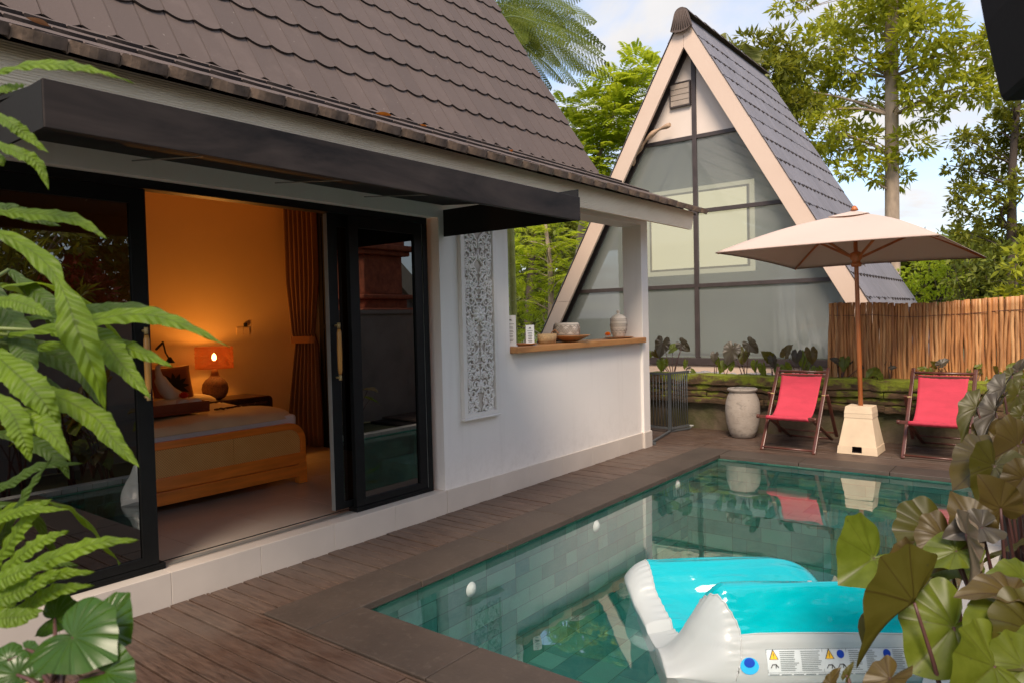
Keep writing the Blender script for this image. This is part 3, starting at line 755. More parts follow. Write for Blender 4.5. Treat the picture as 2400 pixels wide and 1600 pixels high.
# roof ------------------------------------------------
def tile_rows(y0, y1, tw, rows, P, Nn, S, exposure, mb, thick=.026, belly=.045, over=.05, crown=.012, y_end=None, lap=None, groove=False):
    """overlapping scalloped tiles. P: lower edge point (x,z), S: unit vector up the slope, Nn: outward normal (x,z)"""
    nt = int(round((y1-y0)/tw)); TT = (0, .028, .05, .18, .34, .5, .66, .82, .95, .972, 1)
    for r in range(rows):
        s0 = r*exposure; s1 = s0+exposure+over; ye = y1 if y_end is None else y_end(r)
        for k in range(nt):
            a = y0+k*tw; e = min(a+tw, ye)
            if e-a < .05: continue
            jit = random.uniform(-.003, .003); rings = []
            for tt in TT:
                q = 1-(2*tt-1)**2; y = a+(e-a)*(.004+tt*.992)
                low = s0-belly*q; h0 = thick+jit+crown*(0 if tt in (0, 1) else 1)
                h1 = h0*.35
                def pt(s, h): return (P[0]+S[0]*s+Nn[0]*h, y, P[1]+S[1]*s+Nn[1]*h)
                rings.append((pt(low, h0-thick), pt(low, h0), pt(s1, h1)))
            ids = [[mb.vert(p) for p in rg] for rg in rings]
            for si, (A, Bq) in enumerate(zip(ids, ids[1:])):
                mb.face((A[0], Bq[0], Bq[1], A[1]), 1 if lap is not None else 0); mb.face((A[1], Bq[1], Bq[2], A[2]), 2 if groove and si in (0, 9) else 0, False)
            mb.face((ids[0][0], ids[0][1], ids[0][2])); mb.face((ids[-1][0], ids[-1][1], ids[-1][2]))
RY0, RY1, TW = -1.6, 8.74, .2298
EX, EZ = -3.63, 2.915
BXs, BZs = -5.24, 3.66
sl = V((BXs-EX, BZs-EZ)); L1 = sl.length; sl = sl/L1; nl = V((-sl.y, sl.x)) if -sl.x > 0 else V((sl.y, -sl.x))
nl = V((sl.y, -sl.x)); nl = nl if nl.y > 0 else -nl
b = MB(); exp1 = L1/4
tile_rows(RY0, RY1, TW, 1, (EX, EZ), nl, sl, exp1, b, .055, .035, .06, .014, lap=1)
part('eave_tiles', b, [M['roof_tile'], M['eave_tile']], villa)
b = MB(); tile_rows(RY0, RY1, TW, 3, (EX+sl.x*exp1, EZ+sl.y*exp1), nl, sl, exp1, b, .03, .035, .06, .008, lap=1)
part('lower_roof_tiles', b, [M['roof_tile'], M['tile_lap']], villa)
ss = V((-1, 1.62)).normalized(); ns = V((ss.y, -ss.x)); ns = ns if ns.y > 0 else -ns
rows = 9
b = MB(); tile_rows(RY0, RY1, TW, rows, (BXs+.02, BZs+.0), ns, ss, .452, b, .03, .05, .06, .009, lap=1, groove=True)
part('steep_roof_tiles', b, [M['roof_tile'], M['tile_lap'], simple('tile_groove', (.062, .043, .037), .8)], villa)
RX, RZ = BXs-9*.452*(-ss.x), BZs+9*.452*ss.y
b = MB()
b.prism([(EX-.13, EZ+.025), (BXs, BZs-.02), (RX, RZ-.02), (2*RX-BXs, BZs-.02), (2*RX-BXs, BZs-.1), (RX, RZ-.14), (BXs-.06, BZs-.1), (EX-.13, EZ+.0)], 'Y', RY0, RY1-.03)
part('roof_deck', b, simple('roof_underlay', (.03, .022, .018), .9), villa)
b = MB(); b.prism([(EX-.75, 3.165), (BXs-.2, 3.58), (RX, RZ-.3), (2*RX-BXs+.2, 3.4), (2*RX-BXs+.2, 3.165)], 'Y', 8.1, 8.2); part('gable_wall', b, M['white_wall'], villa)
b = MB()
def fasc(u, v):
    y = -1.6+(8.62+1.6)*u; z = 2.725+.225*v
    if u > .985: z = z
    return (-3.75-.0+.012*math.sin(v*PI), y-(.07*math.sin((1-v)*1.5) if u == 1 else 0), z)
b.grid(fasc, 40, 6, uv=False)
b.poly([(-3.75, -1.6, 2.725), (-3.785, -1.6, 2.725), (-3.785, 8.54, 2.725), (-3.75, 8.54, 2.725)])
b.box(-3.787, -3.752, -1.6, 8.54, 2.727, 2.93)
part('eave_fascia', b, M['fascia'], villa)
b = MB(); b.box(-4.236, -3.79, -1.6, 8.54, 2.935, 2.95); part('soffit', b, M['white_trim'], villa)
# fallen leaves caught along the eave
def dry_leaf(p, s, rz, lab):
    b = MB()
    def f(u, v):
        w = math.sin(PI*min(1, u*1.02))**.8*.38; return V((p.x+math.cos(rz)*(u-.5)*s-math.sin(rz)*(v-.5)*w*s, p.y+math.sin(rz)*(u-.5)*s+math.cos(rz)*(v-.5)*w*s, p.z+.03*s+abs(v-.5)*w*s*.8+.25*s*(u-.5)**2))
    b.grid(f, 8, 4, uv=False)
    single('fallen_leaf', b, M['orange'] if 'orange' in lab else M['terracotta'], lab, 'leaf', p, 'dry leaves caught on the eave')
for (u, v, s, lab) in ((90, 66, .11, 'brown dry leaf on the eave tiles at the near left end of the roof'), (899, 278, .12, 'orange dry leaf caught on the eave tiles above the middle of the canopy'), (992, 302, .07, 'small reddish dry leaf on the eave tiles right of the orange one'), (1198, 361, .09, 'yellow-orange dry leaf on the eave tiles near the right end of the canopy')):
    p = at(u, v, 'X', -3.66); dry_leaf(p+V((0, 0, .015)), s, random.uniform(.9, 2.2), lab)

# ------------------------------------------------------------------ carved wall panel
PY0_, PY1_, PZ0, PZ1 = 4.69, 5.178, .783, 2.62
pan = thing('carved_panel', 'tall white carved arabesque panel hung on the wall right of the doors', 'wall panel', (WXF, 4.93, PZ0))
x0 = WXF+.0015
b = MB(); b.box(x0, x0+.010, PY0_+.03, PY1_-.03, PZ0+.03, PZ1-.03); part('panel_back', b, simple('panel_back', (.50, .44, .385), .9, .1), pan)  # brown-grey board colour paints in the shade behind the scrollwork
b = MB(); b.cells('X', x0, x0+.042, [PY0_, PY0_+.045, PY1_-.045, PY1_], [PZ0, PZ0+.04, PZ1-.04, PZ1], lambda i, j: not (i == 1 and j == 1))
b.box(x0, x0+.055, PY0_-.012, PY1_+.012, PZ0-.018, PZ0-.0005)
part('panel_frame', b, M['white_trim'], pan, bevel=.006)
b = MB(); W2 = (PY1_-PY0_)/2-.05; cyp = (PY0_+PY1_)/2; H = PZ1-PZ0-.08
def curl(cx, cz, r, a0, turns, wd, sgn):
    """spiral stroke thinning to its eye"""
    pts, rr = [], []
    for k in range(22):
        tt = k/21; a = a0+sgn*turns*2*PI*tt; q = r*(1-.80*tt)
        pts.append((cx+q*math.cos(a), cz+q*math.sin(a))); rr.append(wd*(1-.45*tt))
    return pts, rr
def stroke(pts, rr):
    for m in (1, -1):
        P3 = [V((x0+.022, cyp+m*max(-.0, min(W2, p[0])), p[1])) for p in pts]; b.tube(P3, [r*1.0 for r in rr], 6, flat=1.0)
rr_ = random.Random(3); mods = 6; mh = H/mods
for k in range(mods):
    zb = PZ0+.04+k*mh; fl = 1 if k % 2 == 0 else -1
    zc = zb+mh/2
    Z = lambda q: zc+fl*(q-.5)*mh
    stroke([(0.012, Z(0)), (.03, Z(.12)), (.085, Z(.26)), (.10, Z(.44)), (.05, Z(.6)), (.014, Z(.72)), (.006, Z(1))], [.010, .011, .012, .012, .010, .009, .008])
    for cx_, cz_, r_, a_, tn, sg in ((.105, .60, .052, 2.6, 1.45, -fl), (.062, .33, .040, .4, 1.3, fl), (.150, .30, .040, 2.2, 1.35, fl), (.148, .84, .044, -1.2, 1.3, -fl), (.052, .87, .040, 3.5, 1.25, fl), (.168, .56, .026, 1, 1.1, fl), (.10, .08, .035, .8, 1.2, -fl), (.16, .06, .030, 2.5, 1.1, fl)):
        stroke(*curl(cx_, Z(cz_), r_, a_, tn, .0098, sg))
    for j in range(46):         # leaf lobes filling between the scrolls
        cx_, q = rr_.uniform(.01, W2-.008), rr_.random(); a = rr_.uniform(0, PI); l = rr_.uniform(.016, .032)
        stroke([(cx_-l*math.cos(a), Z(q)-l*math.sin(a)), (cx_+.006, Z(q)), (cx_+l*math.cos(a), Z(q)+l*math.sin(a))], [.004, .0115, .004])
for zc in (PZ0+.04+H*.5,):        # central flower
    for j in range(10):
        a = 2*PI*j/10; b.tube([(x0+.026, cyp, zc), (x0+.034, cyp+.05*math.cos(a), zc+.05*math.sin(a)), (x0+.022, cyp+.10*math.cos(a), zc+.085*math.sin(a))], [.012, .022, .006], 6)
    b.lathe([(0, .03), (.03, .02), (.035, 0)], (x0+.02, cyp, zc), 12)
part('scrollwork', b, M['white_trim'], pan)
# ------------------------------------------------------------------ things in the bedroom
FL = .1945
bed = thing('bed', 'wooden bed with woven cane footboard and cream quilt in the bedroom', 'bed', (-6.5, 3.1, FL))
BX, BY0, BY1 = -5.58, 2.12, 4.02
b = MB()
def rr_outline(y0, y1, z0, z1, r):
    o = [(y0, z0), (y1, z0)]
    for k in range(9): a = k/8*PI/2; o.append((y1-r+r*math.cos(a), z1-r+r*math.sin(a)))
    for k in range(9): a = PI/2+k/8*PI/2; o.append((y0+r+r*math.cos(a), z1-r+r*math.sin(a)))
    return o
def ring(outer, inner, x0, x1, mb):
    n = len(outer)
    A = [[mb.vert((x, *p)) for p in q] for q in (outer, inner) for x in (x0, x1)]
    o0, o1, i0, i1 = A
    for k in range(n):
        j = (k+1) % n
        mb.face((o0[k], o0[j], o1[j], o1[k])); mb.face((i0[k], i0[j], i1[j], i1[k])); mb.face((o0[k], o0[j], i0[j], i0[k])); mb.face((o1[k], o1[j], i1[j], i1[k]))
ring(rr_outline(BY0, BY1, FL+.18, FL+.565, .17), rr_outline(BY0+.055, BY1-.055, FL+.285, FL+.505, .12), BX-.05, BX, b)
part('footboard_frame', b, M['teak'], bed, bevel=.006)
b = MB(); b.box(BX-.03, BX-.012, BY0+.05, BY1-.05, FL+.28, FL+.51); b.box(BX-.034, BX-.006, 3.30, 3.36, FL+.285, FL+.505); fb = part('cane_panel', b, M['rattan'], bed)
b = MB(); b.box(BX-.055, BX+.004, BY0+.02, BY1-.02, FL+.07, FL+.176); part('foot_rail', b, M['teak'], bed, bevel=.005)
for y in (BY0+.03, BY1-.055):
    b = MB(); b.box(BX-.065, BX+.006, y-.03, y+.055, FL, FL+.20); part('bed_leg', b, M['teak'], bed, bevel=.006)
b = MB(); b.box(-7.4, BX-.06, BY1-.06, BY1-.02, FL+.17, FL+.34); b.box(-7.4, BX-.06, BY0+.02, BY0+.06, FL+.17, FL+.34); part('side_rail', b, M['teak'], bed)
b = MB()
def soft(x0, x1, y0, y1, z0, z1, r, top, mb, nx=30, ny=26):
    def f(u, v):
        th = u*2*PI
        return None
    def g(u, v):
        # superellipse pillow-like slab, top skin folding down the sides
        a, c = 2*u-1, 2*v-1
        ex, ey = abs(a)**6, abs(c)**6; k = max(0, 1-ex)*max(0, 1-ey)
        x = (x0+x1)/2+(x1-x0)/2*a*(1-.07*abs(c)**9); y = (y0+y1)/2+(y1-y0)/2*c*(1-.08*abs(a)**9)
        return (x, y, z0+(z1-z0)*(k**.35)+top(x, y)*k**.5)
    mb.grid(g, nx, ny, uv=False)
b.box(-7.42, BX-.055, BY0+.05, BY1-.05, FL+.33, FL+.635)
part('mattress', b, M['sheet'], bed, bevel=.03)
b = MB(); soft(-7.2, BX-.03, BY0+.0, BY1-.01, FL+.605, FL+.70, .1, lambda x, y: .012*math.sin(x*7+y*3)+.01*math.sin(y*9-x*4), b, 44, 44)
q = part('quilt', b, M['linen'], bed)
for k, (x_, y0_, y1_) in enumerate(((-6.15, 3.45, 4.0), (-6.6, 3.3, 3.95), (-6.3, 2.7, 3.3))):
    b = MB(); b.tube([(x_+.012*math.sin(j*1.9), y0_+(y1_-y0_)*j/24, FL+.714+.012*math.sin(x_*7+(y0_+(y1_-y0_)*j/24)*3)+.003*math.sin(j*2.7)) for j in range(25)], [.006+.005*abs(math.sin(j*1.3)) for j in range(25)], 5)
    part('embroidered_stripe', b, M['table_wood'], q)
b = MB(); soft(-7.45, -6.95, 3.05, 4.0, FL+.6, FL+.75, .1, lambda x, y: .02, b, 24, 24); part('pillow', b, M['linen'], bed)
b = MB(); b.box(-7.495, -7.45, BY0-.05, BY1-.1, FL+.1, FL+1.05); part('headboard', b, M['room_wall'], bed, bevel=.01)

def cushion(c, ax, h, t, mb):
    X, Z = ax; Y = X.cross(Z)
    for s in (1, -1):
        mb.grid(lambda u, v: c+X*(2*u-1)*h*(1-.06*(1-abs(2*v-1)**3))+Z*(2*v-1)*h*(1-.06*(1-abs(2*u-1)**3))+Y*s*t*((1-(2*u-1)**4)*(1-(2*v-1)**4))**.6, 16, 16, uv=False)
cc = at(404, 904, 'X', -7.1)
X_ = V((.12, .99, .04)).normalized(); Z_ = V((-.3, 0, .95)).normalized()
cu = thing('cushion', 'square red-brown cushion with a black palm leaf print on the bed', 'cushion', cc)
b = MB(); cushion(cc, (X_, Z_), .20, .06, b); part('cushion_cover', b, simple('cushion_cloth', (.26, .10, .045), .9, .1), cu)
b = MB(); nrm = X_.cross(Z_); nrm = nrm if nrm.x > 0 else -nrm
for k in range(9):
    a = -.5+k*(PI+1.0)/8; d = X_*math.cos(a)+Z_*math.sin(a); s_ = X_*-math.sin(a)+Z_*math.cos(a); o_ = cc-Z_*.02
    def pf(u, v, d=d, s_=s_):
        r = .145*u; ww = .022*math.sin(PI*min(1, u*.97+.03))
        p = o_+d*r+s_*(2*v-1)*ww; q = p-cc; uu, vv = q.dot(X_)/.2, q.dot(Z_)/.2
        return p+nrm*(.064*max(.01, (1-uu**4)*(1-vv**4))**.6+.004)
    b.grid(pf, 8, 2, uv=False)
part('palm_print', b, M['sofa_black'], cu)

# nightstand and lamp
ns_ = thing('nightstand', 'dark wooden bedside table with rounded corners under the lamp', 'bedside table', (-7.25, 4.3, FL))
b = MB(); b.prism(rr_outline(3.95, 4.64, FL+.42, FL+.68, .05), 'X', -7.48, -7.02); part('table_body', b, M['table_wood'], ns_, bevel=.01)
b = MB(); b.box(-7.0195, -7.012, 3.99, 4.60, FL+.45, FL+.64); part('drawer', b, simple('drawer_front', (.025, .012, .008), .35), ns_, bevel=.004)
for x in (-7.42, -7.1):
    for y in (4.0, 4.56): b = MB(); b.tube([(x, y, FL), (x, y, FL+.42)], [.014, .022], 8); part('leg', b, M['table_wood'], ns_)
lp = at(505, 925, 'X', -7.22); LZ = FL+.681; lx, ly = -7.22, lp.y
lamp = thing('table_lamp', 'glowing bedside lamp with round woven base and amber string shade', 'lamp', (lx, ly, LZ))
b = MB(); b.lathe([(0, 0), (.06, 0), (.10, .02), (.128, .07), (.135, .115), (.125, .165), (.095, .21), (.06, .235), (.045, .25)], (lx, ly, LZ), 28)
part('lamp_base', b, simple('twine_base', (.26, .13, .06), .85, .3, 60, .8, 90), lamp)
b = MB(); b.tube([(lx, ly, LZ+.25), (lx, ly, LZ+.33)], [.045, .03], 14); part('lamp_neck', b, M['bowl'], lamp)
b = MB(); z0s, z1s = LZ+.335, LZ+.555
for k in range(34):
    z = z0s+(z1s-z0s)*k/33; R_ = .190-.004*math.sin(k); b.tube([(lx+R_*math.cos(2*PI*j/26), ly+R_*math.sin(2*PI*j/26), z+.0012*math.sin(j*3+k)) for j in range(27)], .0024 if 0 < k < 33 else .005, 5, cap=False)
n = N('string_shade'); p = n.pbr((.55, .33, .15), .7); tl = n.add('ShaderNodeBsdfTranslucent'); tl.inputs['Color'].default_value = (.85, .36, .11, 1); m_ = n.add('ShaderNodeMixShader'); m_.inputs[0].default_value = .6
n.link(p, m_.inputs[1]); n.link(tl.outputs[0], m_.inputs[2]); M['shade'] = n.done(m_.outputs[0])
part('lamp_shade', b, M['shade'], lamp)
b = MB(); b.lathe([(0, 0), (.014, .004), (.024, .03), (.020, .06), (0, .085)], (lx, ly, z0s+.075), 14); part('lamp_bulb', b, M['bulb'], lamp)
pl = bpy.data.lights.new('bulb_light', 'POINT'); pl.energy = 40; pl.color = (1, .38, .065); pl.shadow_soft_size = .05
pl.use_nodes = True; lt = pl.node_tree; le = lt.nodes['Emission']; lf = lt.nodes.new('ShaderNodeLightFalloff'); lf.inputs['Strength'].default_value = 1.0; lf.inputs['Smooth'].default_value = 1.2; lt.links.new(lf.outputs['Quadratic'], le.inputs['Strength'])
po = bpy.data.objects.new('bulb_light', pl); COL.objects.link(po); po.location = (lx, ly, z0s+.175)
sk = at(565, 772, 'X', -7.497)
b = MB(); b.box(-7.4995, -7.488, sk.y-.06, sk.y+.02, sk.z-.06, sk.z+.02); b.box(-7.4995, -7.487, sk.y+.03, sk.y+.10, sk.z-.06, sk.z+.02); b.box(-7.4995, -7.47, sk.y+.035, sk.y+.065, sk.z+.03, sk.z+.07, 1)
so = make('wall_socket', b, [M['room_wall'], M['sofa_black']], sk); so.location = sk; so['label'] = 'pair of cream wall switches with a small black remote on the bedroom wall'; so['category'] = 'wall switch'
# reading lamp on a jointed arm
r0, r1, r2, r3 = [at(u, v, 'X', x) for u, v, x in ((366, 818, -7.46), (382, 802, -7.3), (388, 826, -7.25), (398, 843, -7.2))]
rl = thing('reading_lamp', 'small dark jointed reading lamp above the bed', 'lamp', r0)
b = MB(); b.tube([r0, r1], .012, 8); b.tube([r1, r2, r3], .008, 8); part('lamp_arm', b, M['sofa_black'], rl)
b = MB(); b.lathe([(.012, .03), (.03, .0), (.05, -.03), (.045, -.03)], r3, 14); part('lamp_shade', b, M['sofa_black'], rl)
# tray, towel swan, flower, rolled towels
tz = FL+.735
ta, tb_ = at(378, 975, 'Z', tz+.05), at(512, 950, 'Z', tz+.05)
tc_ = V((-6.15, 2.95, tz))
tray = thing('bed_tray', 'red-brown wooden tray lying on the quilt', 'tray', tc_)
b = MB(); tx0, tx1, ty0, ty1 = -6.42, -5.98, 2.50, 3.32
b.box(tx0, tx1, ty0, ty1, tz-.02, tz); b.box(tx1-.02, tx1, ty0, ty1, tz+.0005, tz+.075); b.box(tx0, tx0+.02, ty0, ty1, tz+.0005, tz+.075); b.box(tx0+.021, tx1-.021, ty1-.02, ty1, tz+.0005, tz+.075); b.box(tx0+.021, tx1-.021, ty0, ty0+.02, tz+.0005, tz+.075)
part('tray_box', b, M['red_wood'], tray, bevel=.006)
swy = at(392, 920, 'X', -6.2).y
sw = thing('towel_swan', 'white towel folded into a swan standing in the tray', 'towel', (-6.2, swy, tz))
b = MB()
pts = spline([(-6.2, swy+.17, tz+.05), (-6.2, swy+.10, tz+.10), (-6.2, swy+.02, tz+.15), (-6.2, swy-.045, tz+.25), (-6.2, swy-.075, tz+.36), (-6.2, swy-.055, tz+.40), (-6.2, swy-.01, tz+.385)], 26)
b.tube(pts, [.05+.03*math.sin(PI*min(1, k/16)) if k < 15 else .062-.0035*(k-8) for k in range(27)], 12, flat=.8)
part('swan_neck', b, M['towel'], sw)
b = MB(); soft(-6.34, -6.06, swy-.10, swy+.20, tz+.001, tz+.10, .1, lambda x, y: 0, b, 14, 14); part('swan_body', b, M['towel'], sw)
fy = at(427, 947, 'X', -6.08).y
b = MB()
for k in range(30):
    a, e = k*2.4, .3+1.1*k/30; d = V((math.cos(a)*math.cos(e), math.sin(a)*math.cos(e), math.sin(e))); s_ = d.cross(V((0, 0, 1))).normalized()
    b.grid(lambda u, v: V((-6.05, fy, tz+.11))+d*.055*u+s_*(v-.5)*.045*math.sin(PI*min(1, u*.8+.15)), 3, 2, uv=False)
single('hibiscus', b, M['red_flower'], 'red flower laid in the tray beside the swan', 'flower', (-6.05, fy, tz+.05))
for k, (u_, lab) in enumerate(((430, 'small white rolled towel in the tray, left of two'), (458, 'small white rolled towel in the tray, right of two'))):
    yy = at(u_, 958, 'X', -6.03).y
    b = MB(); b.tube([(-6.12, yy, tz+.052), (-6.11, yy, tz+.052), (-6.01, yy+.01, tz+.052), (-6.005, yy+.01, tz+.052)], [.03, .05, .05, .035], 14)
    single('rolled_towel', b, M['sheet'], lab, 'towel', (-6.05, yy, tz), 'rolled towels in the tray')
# curtain gathered by a tieback
cur = thing('bedroom_curtain', 'brown curtain gathered with a tieback in the bedroom corner', 'curtain', (-7.1, 5.1, FL))
ca, cb_ = V((-7.38, 5.10)), V((-6.93, 5.24)); cdir = (cb_-ca).normalized(); cn = V((cdir.y, -cdir.x)); tzb = 1.47
def cf(u, v):
    z = FL+.02+v*(3.1-FL); k = abs(z-tzb); w_ = .62+.38*min(1, (k/.9)**.8) if z < tzb else .62+.33*min(1, k/.7)
    x = ca+cdir*((cb_-ca).length*(.5+(u-.5)*w_)+(.05 if z < tzb else 0)*(1-min(1, k/.9)))
    q = .035*math.sin(u*2*PI*7+.6*math.sin(z*2))*(.5+.5*w_)
    x = x+cn*q; return (x.x, x.y, z)
b = MB(); b.grid(cf, 110, 24, uv=False); part('curtain_cloth', b, M['curtain'], cur)
b = MB(); m_ = (ca+cb_)/2
b.grid(lambda u, v: (m_.x+cdir.x*(u-.5)*.34+cn.x*.055*(1 if 0 < u < 1 else .2), m_.y+cdir.y*(u-.5)*.34+cn.y*.055*(1 if 0 < u < 1 else .2), tzb-.04+.08*v), 8, 2, uv=False); part('tieback', b, simple('tieback_cloth', (.22, .10, .045), .9), cur)

# ------------------------------------------------------------------ on the bar counter
CZ = 1.3885
def onc(u, dx=-4.32): return at(u, 780, 'X', dx).y
def patt(mb, c, R, z, amp, n_, wd=.0025, k=160):
    mb.tube([(c[0]+(R)*math.cos(2*PI*j/k), c[1]+R*math.sin(2*PI*j/k), z+amp*(2*abs((j*n_/k) % 1-.5)-.5)*2) for j in range(k+1)], wd, 4, cap=False)
# lidded jar
jy = onc(1450, -4.36); jc = (-4.36, jy, CZ+.016)
py_ = onc(1450, -4.34)
b = MB(); b.lathe([(0, 0), (.10, 0), (.17, .007), (.21, .016), (.205, .018), (.165, .011), (0, .008)], (-4.34, py_, CZ), 36, sx=.8, sy=1.15)
single('serving_tray', b, M['bowl'], 'flat oval wooden tray under the lidded jar', 'tray', (-4.34, py_, CZ))
jar = thing('lidded_jar', 'cream lidded jar with carved bands at the right end of the counter', 'jar', jc)
S_ = 1.08
prof = [(0, 0), (.058, 0), (.066, .012), (.085, .06), (.094, .11), (.096, .15), (.092, .165)]
b = MB(); b.lathe([(r*S_, z*S_) for r, z in prof], jc, 36); part('jar_body', b, M['ceramic'], jar)
b = MB(); b.lathe([(r*S_, z*S_) for r, z in [(.096, .167), (.094, .19), (.082, .22), (.055, .245), (.02, .257), (.012, .262), (.012, .27), (.022, .283), (.022, .292), (.012, .302), (0, .305)]], jc, 36); part('jar_lid', b, M['ceramic'], jar)
b = MB()
for z, amp, n_, R_ in ((.135, .011, 22, .0965), (.15, .0, 1, .097), (.12, 0, 1, .0965), (.20, .010, 20, .092), (.183, 0, 1, .096), (.085, .016, 12, .0915), (.05, .016, 11, .083), (.068, .0, 1, .089)): patt(b, jc, R_*S_, jc[2]+z*S_, amp, n_)
part('carved_band', b, M['carve_dark'], jar)
my = onc(1421, -4.28)
b = MB()
for k in range(36):
    a, e = k*2.4, -.2+1.6*k/36; d = V((math.cos(a)*math.cos(e), math.sin(a)*math.cos(e), math.sin(e))); s_ = d.cross(V((0, 0, 1))).normalized()
    b.grid(lambda u, v: V((-4.26, my, CZ+.045))+d*(.018+.025*u)+s_*(v-.5)*.028, 2, 2, uv=False)
single('marigold', b, M['orange'], 'orange marigold leaning on the lidded jar', 'flower', (-4.26, my, CZ+.01))
# bowl with patterned pot
by_ = onc(1334, -4.33)
b = MB(); b.lathe([(0, 0), (.07, 0), (.13, .02), (.20, .055), (.232, .07), (.228, .074), (.19, .06), (.12, .03), (0, .018)], (-4.33, by_, CZ), 40)
bo = single('wooden_bowl', b, M['bowl'], 'wide shallow wooden bowl in the middle of the counter', 'bowl', (-4.33, by_, CZ))
by2 = onc(1328, -4.40)
po_ = thing('patterned_pot', 'cream pot with carved zigzag lines standing behind the wooden bowl', 'pot', (-4.40, by2, CZ+.02)); pc = (-4.40, by2, CZ+.02)
b = MB(); b.lathe([(0, .01), (.12, .01), (.145, .06), (.15, .11), (.142, .17), (.128, .19), (.120, .19), (.134, .165), (.142, .11), (0, .03)], pc, 40); part('pot_body', b, M['ceramic'], po_)
b = MB()
for z, amp, n_, R_ in ((.165, 0, 1, .1425), (.15, .008, 18, .1455), (.115, .016, 9, .150), (.10, .016, 9, .1505), (.085, .016, 9, .149), (.06, .0, 1, .146), (.13, .016, 9, .149)): patt(b, pc, R_, pc[2]+z, amp, n_, .0028)
part('carved_band', b, M['carve_dark'], po_)
# basket, plate, cards
ky = onc(1282, -4.38)
bk = thing('woven_basket', 'small oblong woven basket beside the wooden bowl', 'basket', (-4.38, ky, CZ))
b = MB(); b.lathe([(0, 0), (.115, 0), (.13, .10), (.124, .10), (.11, .012), (0, .012)], (-4.38, ky, CZ), 32, sx=.6, sy=1.15); part('basket_body', b, M['basket'], bk)
b = MB(); b.tube([(-4.38+.05*s, ky+.145, CZ+.095+.04*math.sin(PI*(s+1)/2)) for s in np.linspace(-1, 1, 10)], .006, 6); part('basket_handle', b, M['bowl'], bk)
yy = onc(1227, -4.30)
b = MB(); b.lathe([(0, 0), (.09, 0), (.135, .022), (.13, .025), (.085, .008), (0, .008)], (-4.30, yy, CZ), 32); single('wooden_plate', b, M['bowl'], 'small round wooden plate at the left end of the counter', 'plate', (-4.30, yy, CZ))
def sign(u, dx, w_, h_, rz, lab, qr):
    y = onc(u, dx); c = V((dx, y, CZ)); R = V((math.sin(rz), math.cos(rz), 0)); Nn = V((R.y, -R.x, 0))
    s = thing('table_card', lab, 'sign card', c, 'printed cards on the bar counter')
    b = MB(); b.obox(c+V((0, 0, h_/2+.0005)), (R, Nn, V((0, 0, 1))), (w_/2, .002, h_/2)); b.obox(c+V((0, 0, .006)), (R, Nn, V((0, 0, 1))), (w_/2+.006, .02, .0055)); part('card', b, M['card'], s)
    b = MB()
    b.lathe([(0, 0), (.009, .001), (.0, .002)], (0, 0, 0), 8) if False else None
    for k, (z, ww) in enumerate(((.86, .10), (.83, .16), (.72, .32), (.62, .22), (.58, .26), (.50, .22), (.46, .28), (.40, .2), (.34, .24), (.30, .2), (.22, .26), (.18, .2))):
        b.obox(c+Nn*.0028+V((0, 0, z*h_)), (R, Nn, V((0, 0, 1))), (ww*w_, .0004, .0018 if k else .004))
    part('print', b, M['ink'], s)
sign(1242, -4.24, .09, .20, .55, 'white printed card standing on the counter in front of the basket', True)
sign(1197, -4.30, .11, .30, 1.25, 'tall white printed card turned edge-on at the left end of the counter', False)
# ------------------------------------------------------------------ A-frame cabin
AX, AZ, AK = -4.9, 6.52, .57           # ridge line and half width per metre of drop
YF, YG, YB = 10.98, 11.25, 15.0
hw = lambda z, o=0: AK*(AZ-z)-o
cab = thing('cabin', 'white A-frame cabin with tall gridded glass gable and grey tiled roof', 'cabin', (AX, YG, .5))
ZB = .45
S1 = V((-AK, 1)).normalized()
for sg in (1, -1):
    b = MB(); S = V((S1.x*sg, S1.y)); Nn = V((S.y*sg, -S.x*sg)); Nn = Nn if Nn.y > 0 else -Nn
    P = (AX+sg*hw(ZB), ZB)
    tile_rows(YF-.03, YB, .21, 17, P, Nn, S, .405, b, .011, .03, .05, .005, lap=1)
    # dark clips along the courses
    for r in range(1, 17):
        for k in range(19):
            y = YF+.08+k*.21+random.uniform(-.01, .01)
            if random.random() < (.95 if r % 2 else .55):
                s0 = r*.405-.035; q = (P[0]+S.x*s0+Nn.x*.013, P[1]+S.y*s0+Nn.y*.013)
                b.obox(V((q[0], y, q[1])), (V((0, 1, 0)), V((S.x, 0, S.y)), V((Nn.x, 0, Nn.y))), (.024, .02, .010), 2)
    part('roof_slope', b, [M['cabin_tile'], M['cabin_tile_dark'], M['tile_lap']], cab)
b = MB(); o = .035; i_ = .17
def tri(o_): return (AX, AZ-o_/AK)
b.prism([(AX-hw(ZB, o), ZB), (AX, AZ-o/AK), (AX+hw(ZB, o), ZB), (AX+hw(ZB, i_), ZB), (AX, AZ-i_/AK), (AX-hw(ZB, i_), ZB)], 'Y', YF+.04, YB-.03)
part('roof_shell', b, simple('roof_soffit', (.014, .012, .012), .8), cab)
b = MB(); b.prism([(AX-hw(ZB, i_+.004), ZB), (AX, AZ-(i_+.004)/AK), (AX+hw(ZB, i_+.004), ZB), (AX+hw(ZB, i_+.02), ZB), (AX, AZ-(i_+.02)/AK), (AX-hw(ZB, i_+.02), ZB)], 'Y', YG+.06, YB-.1)
part('inner_lining', b, M['gauze'], cab)
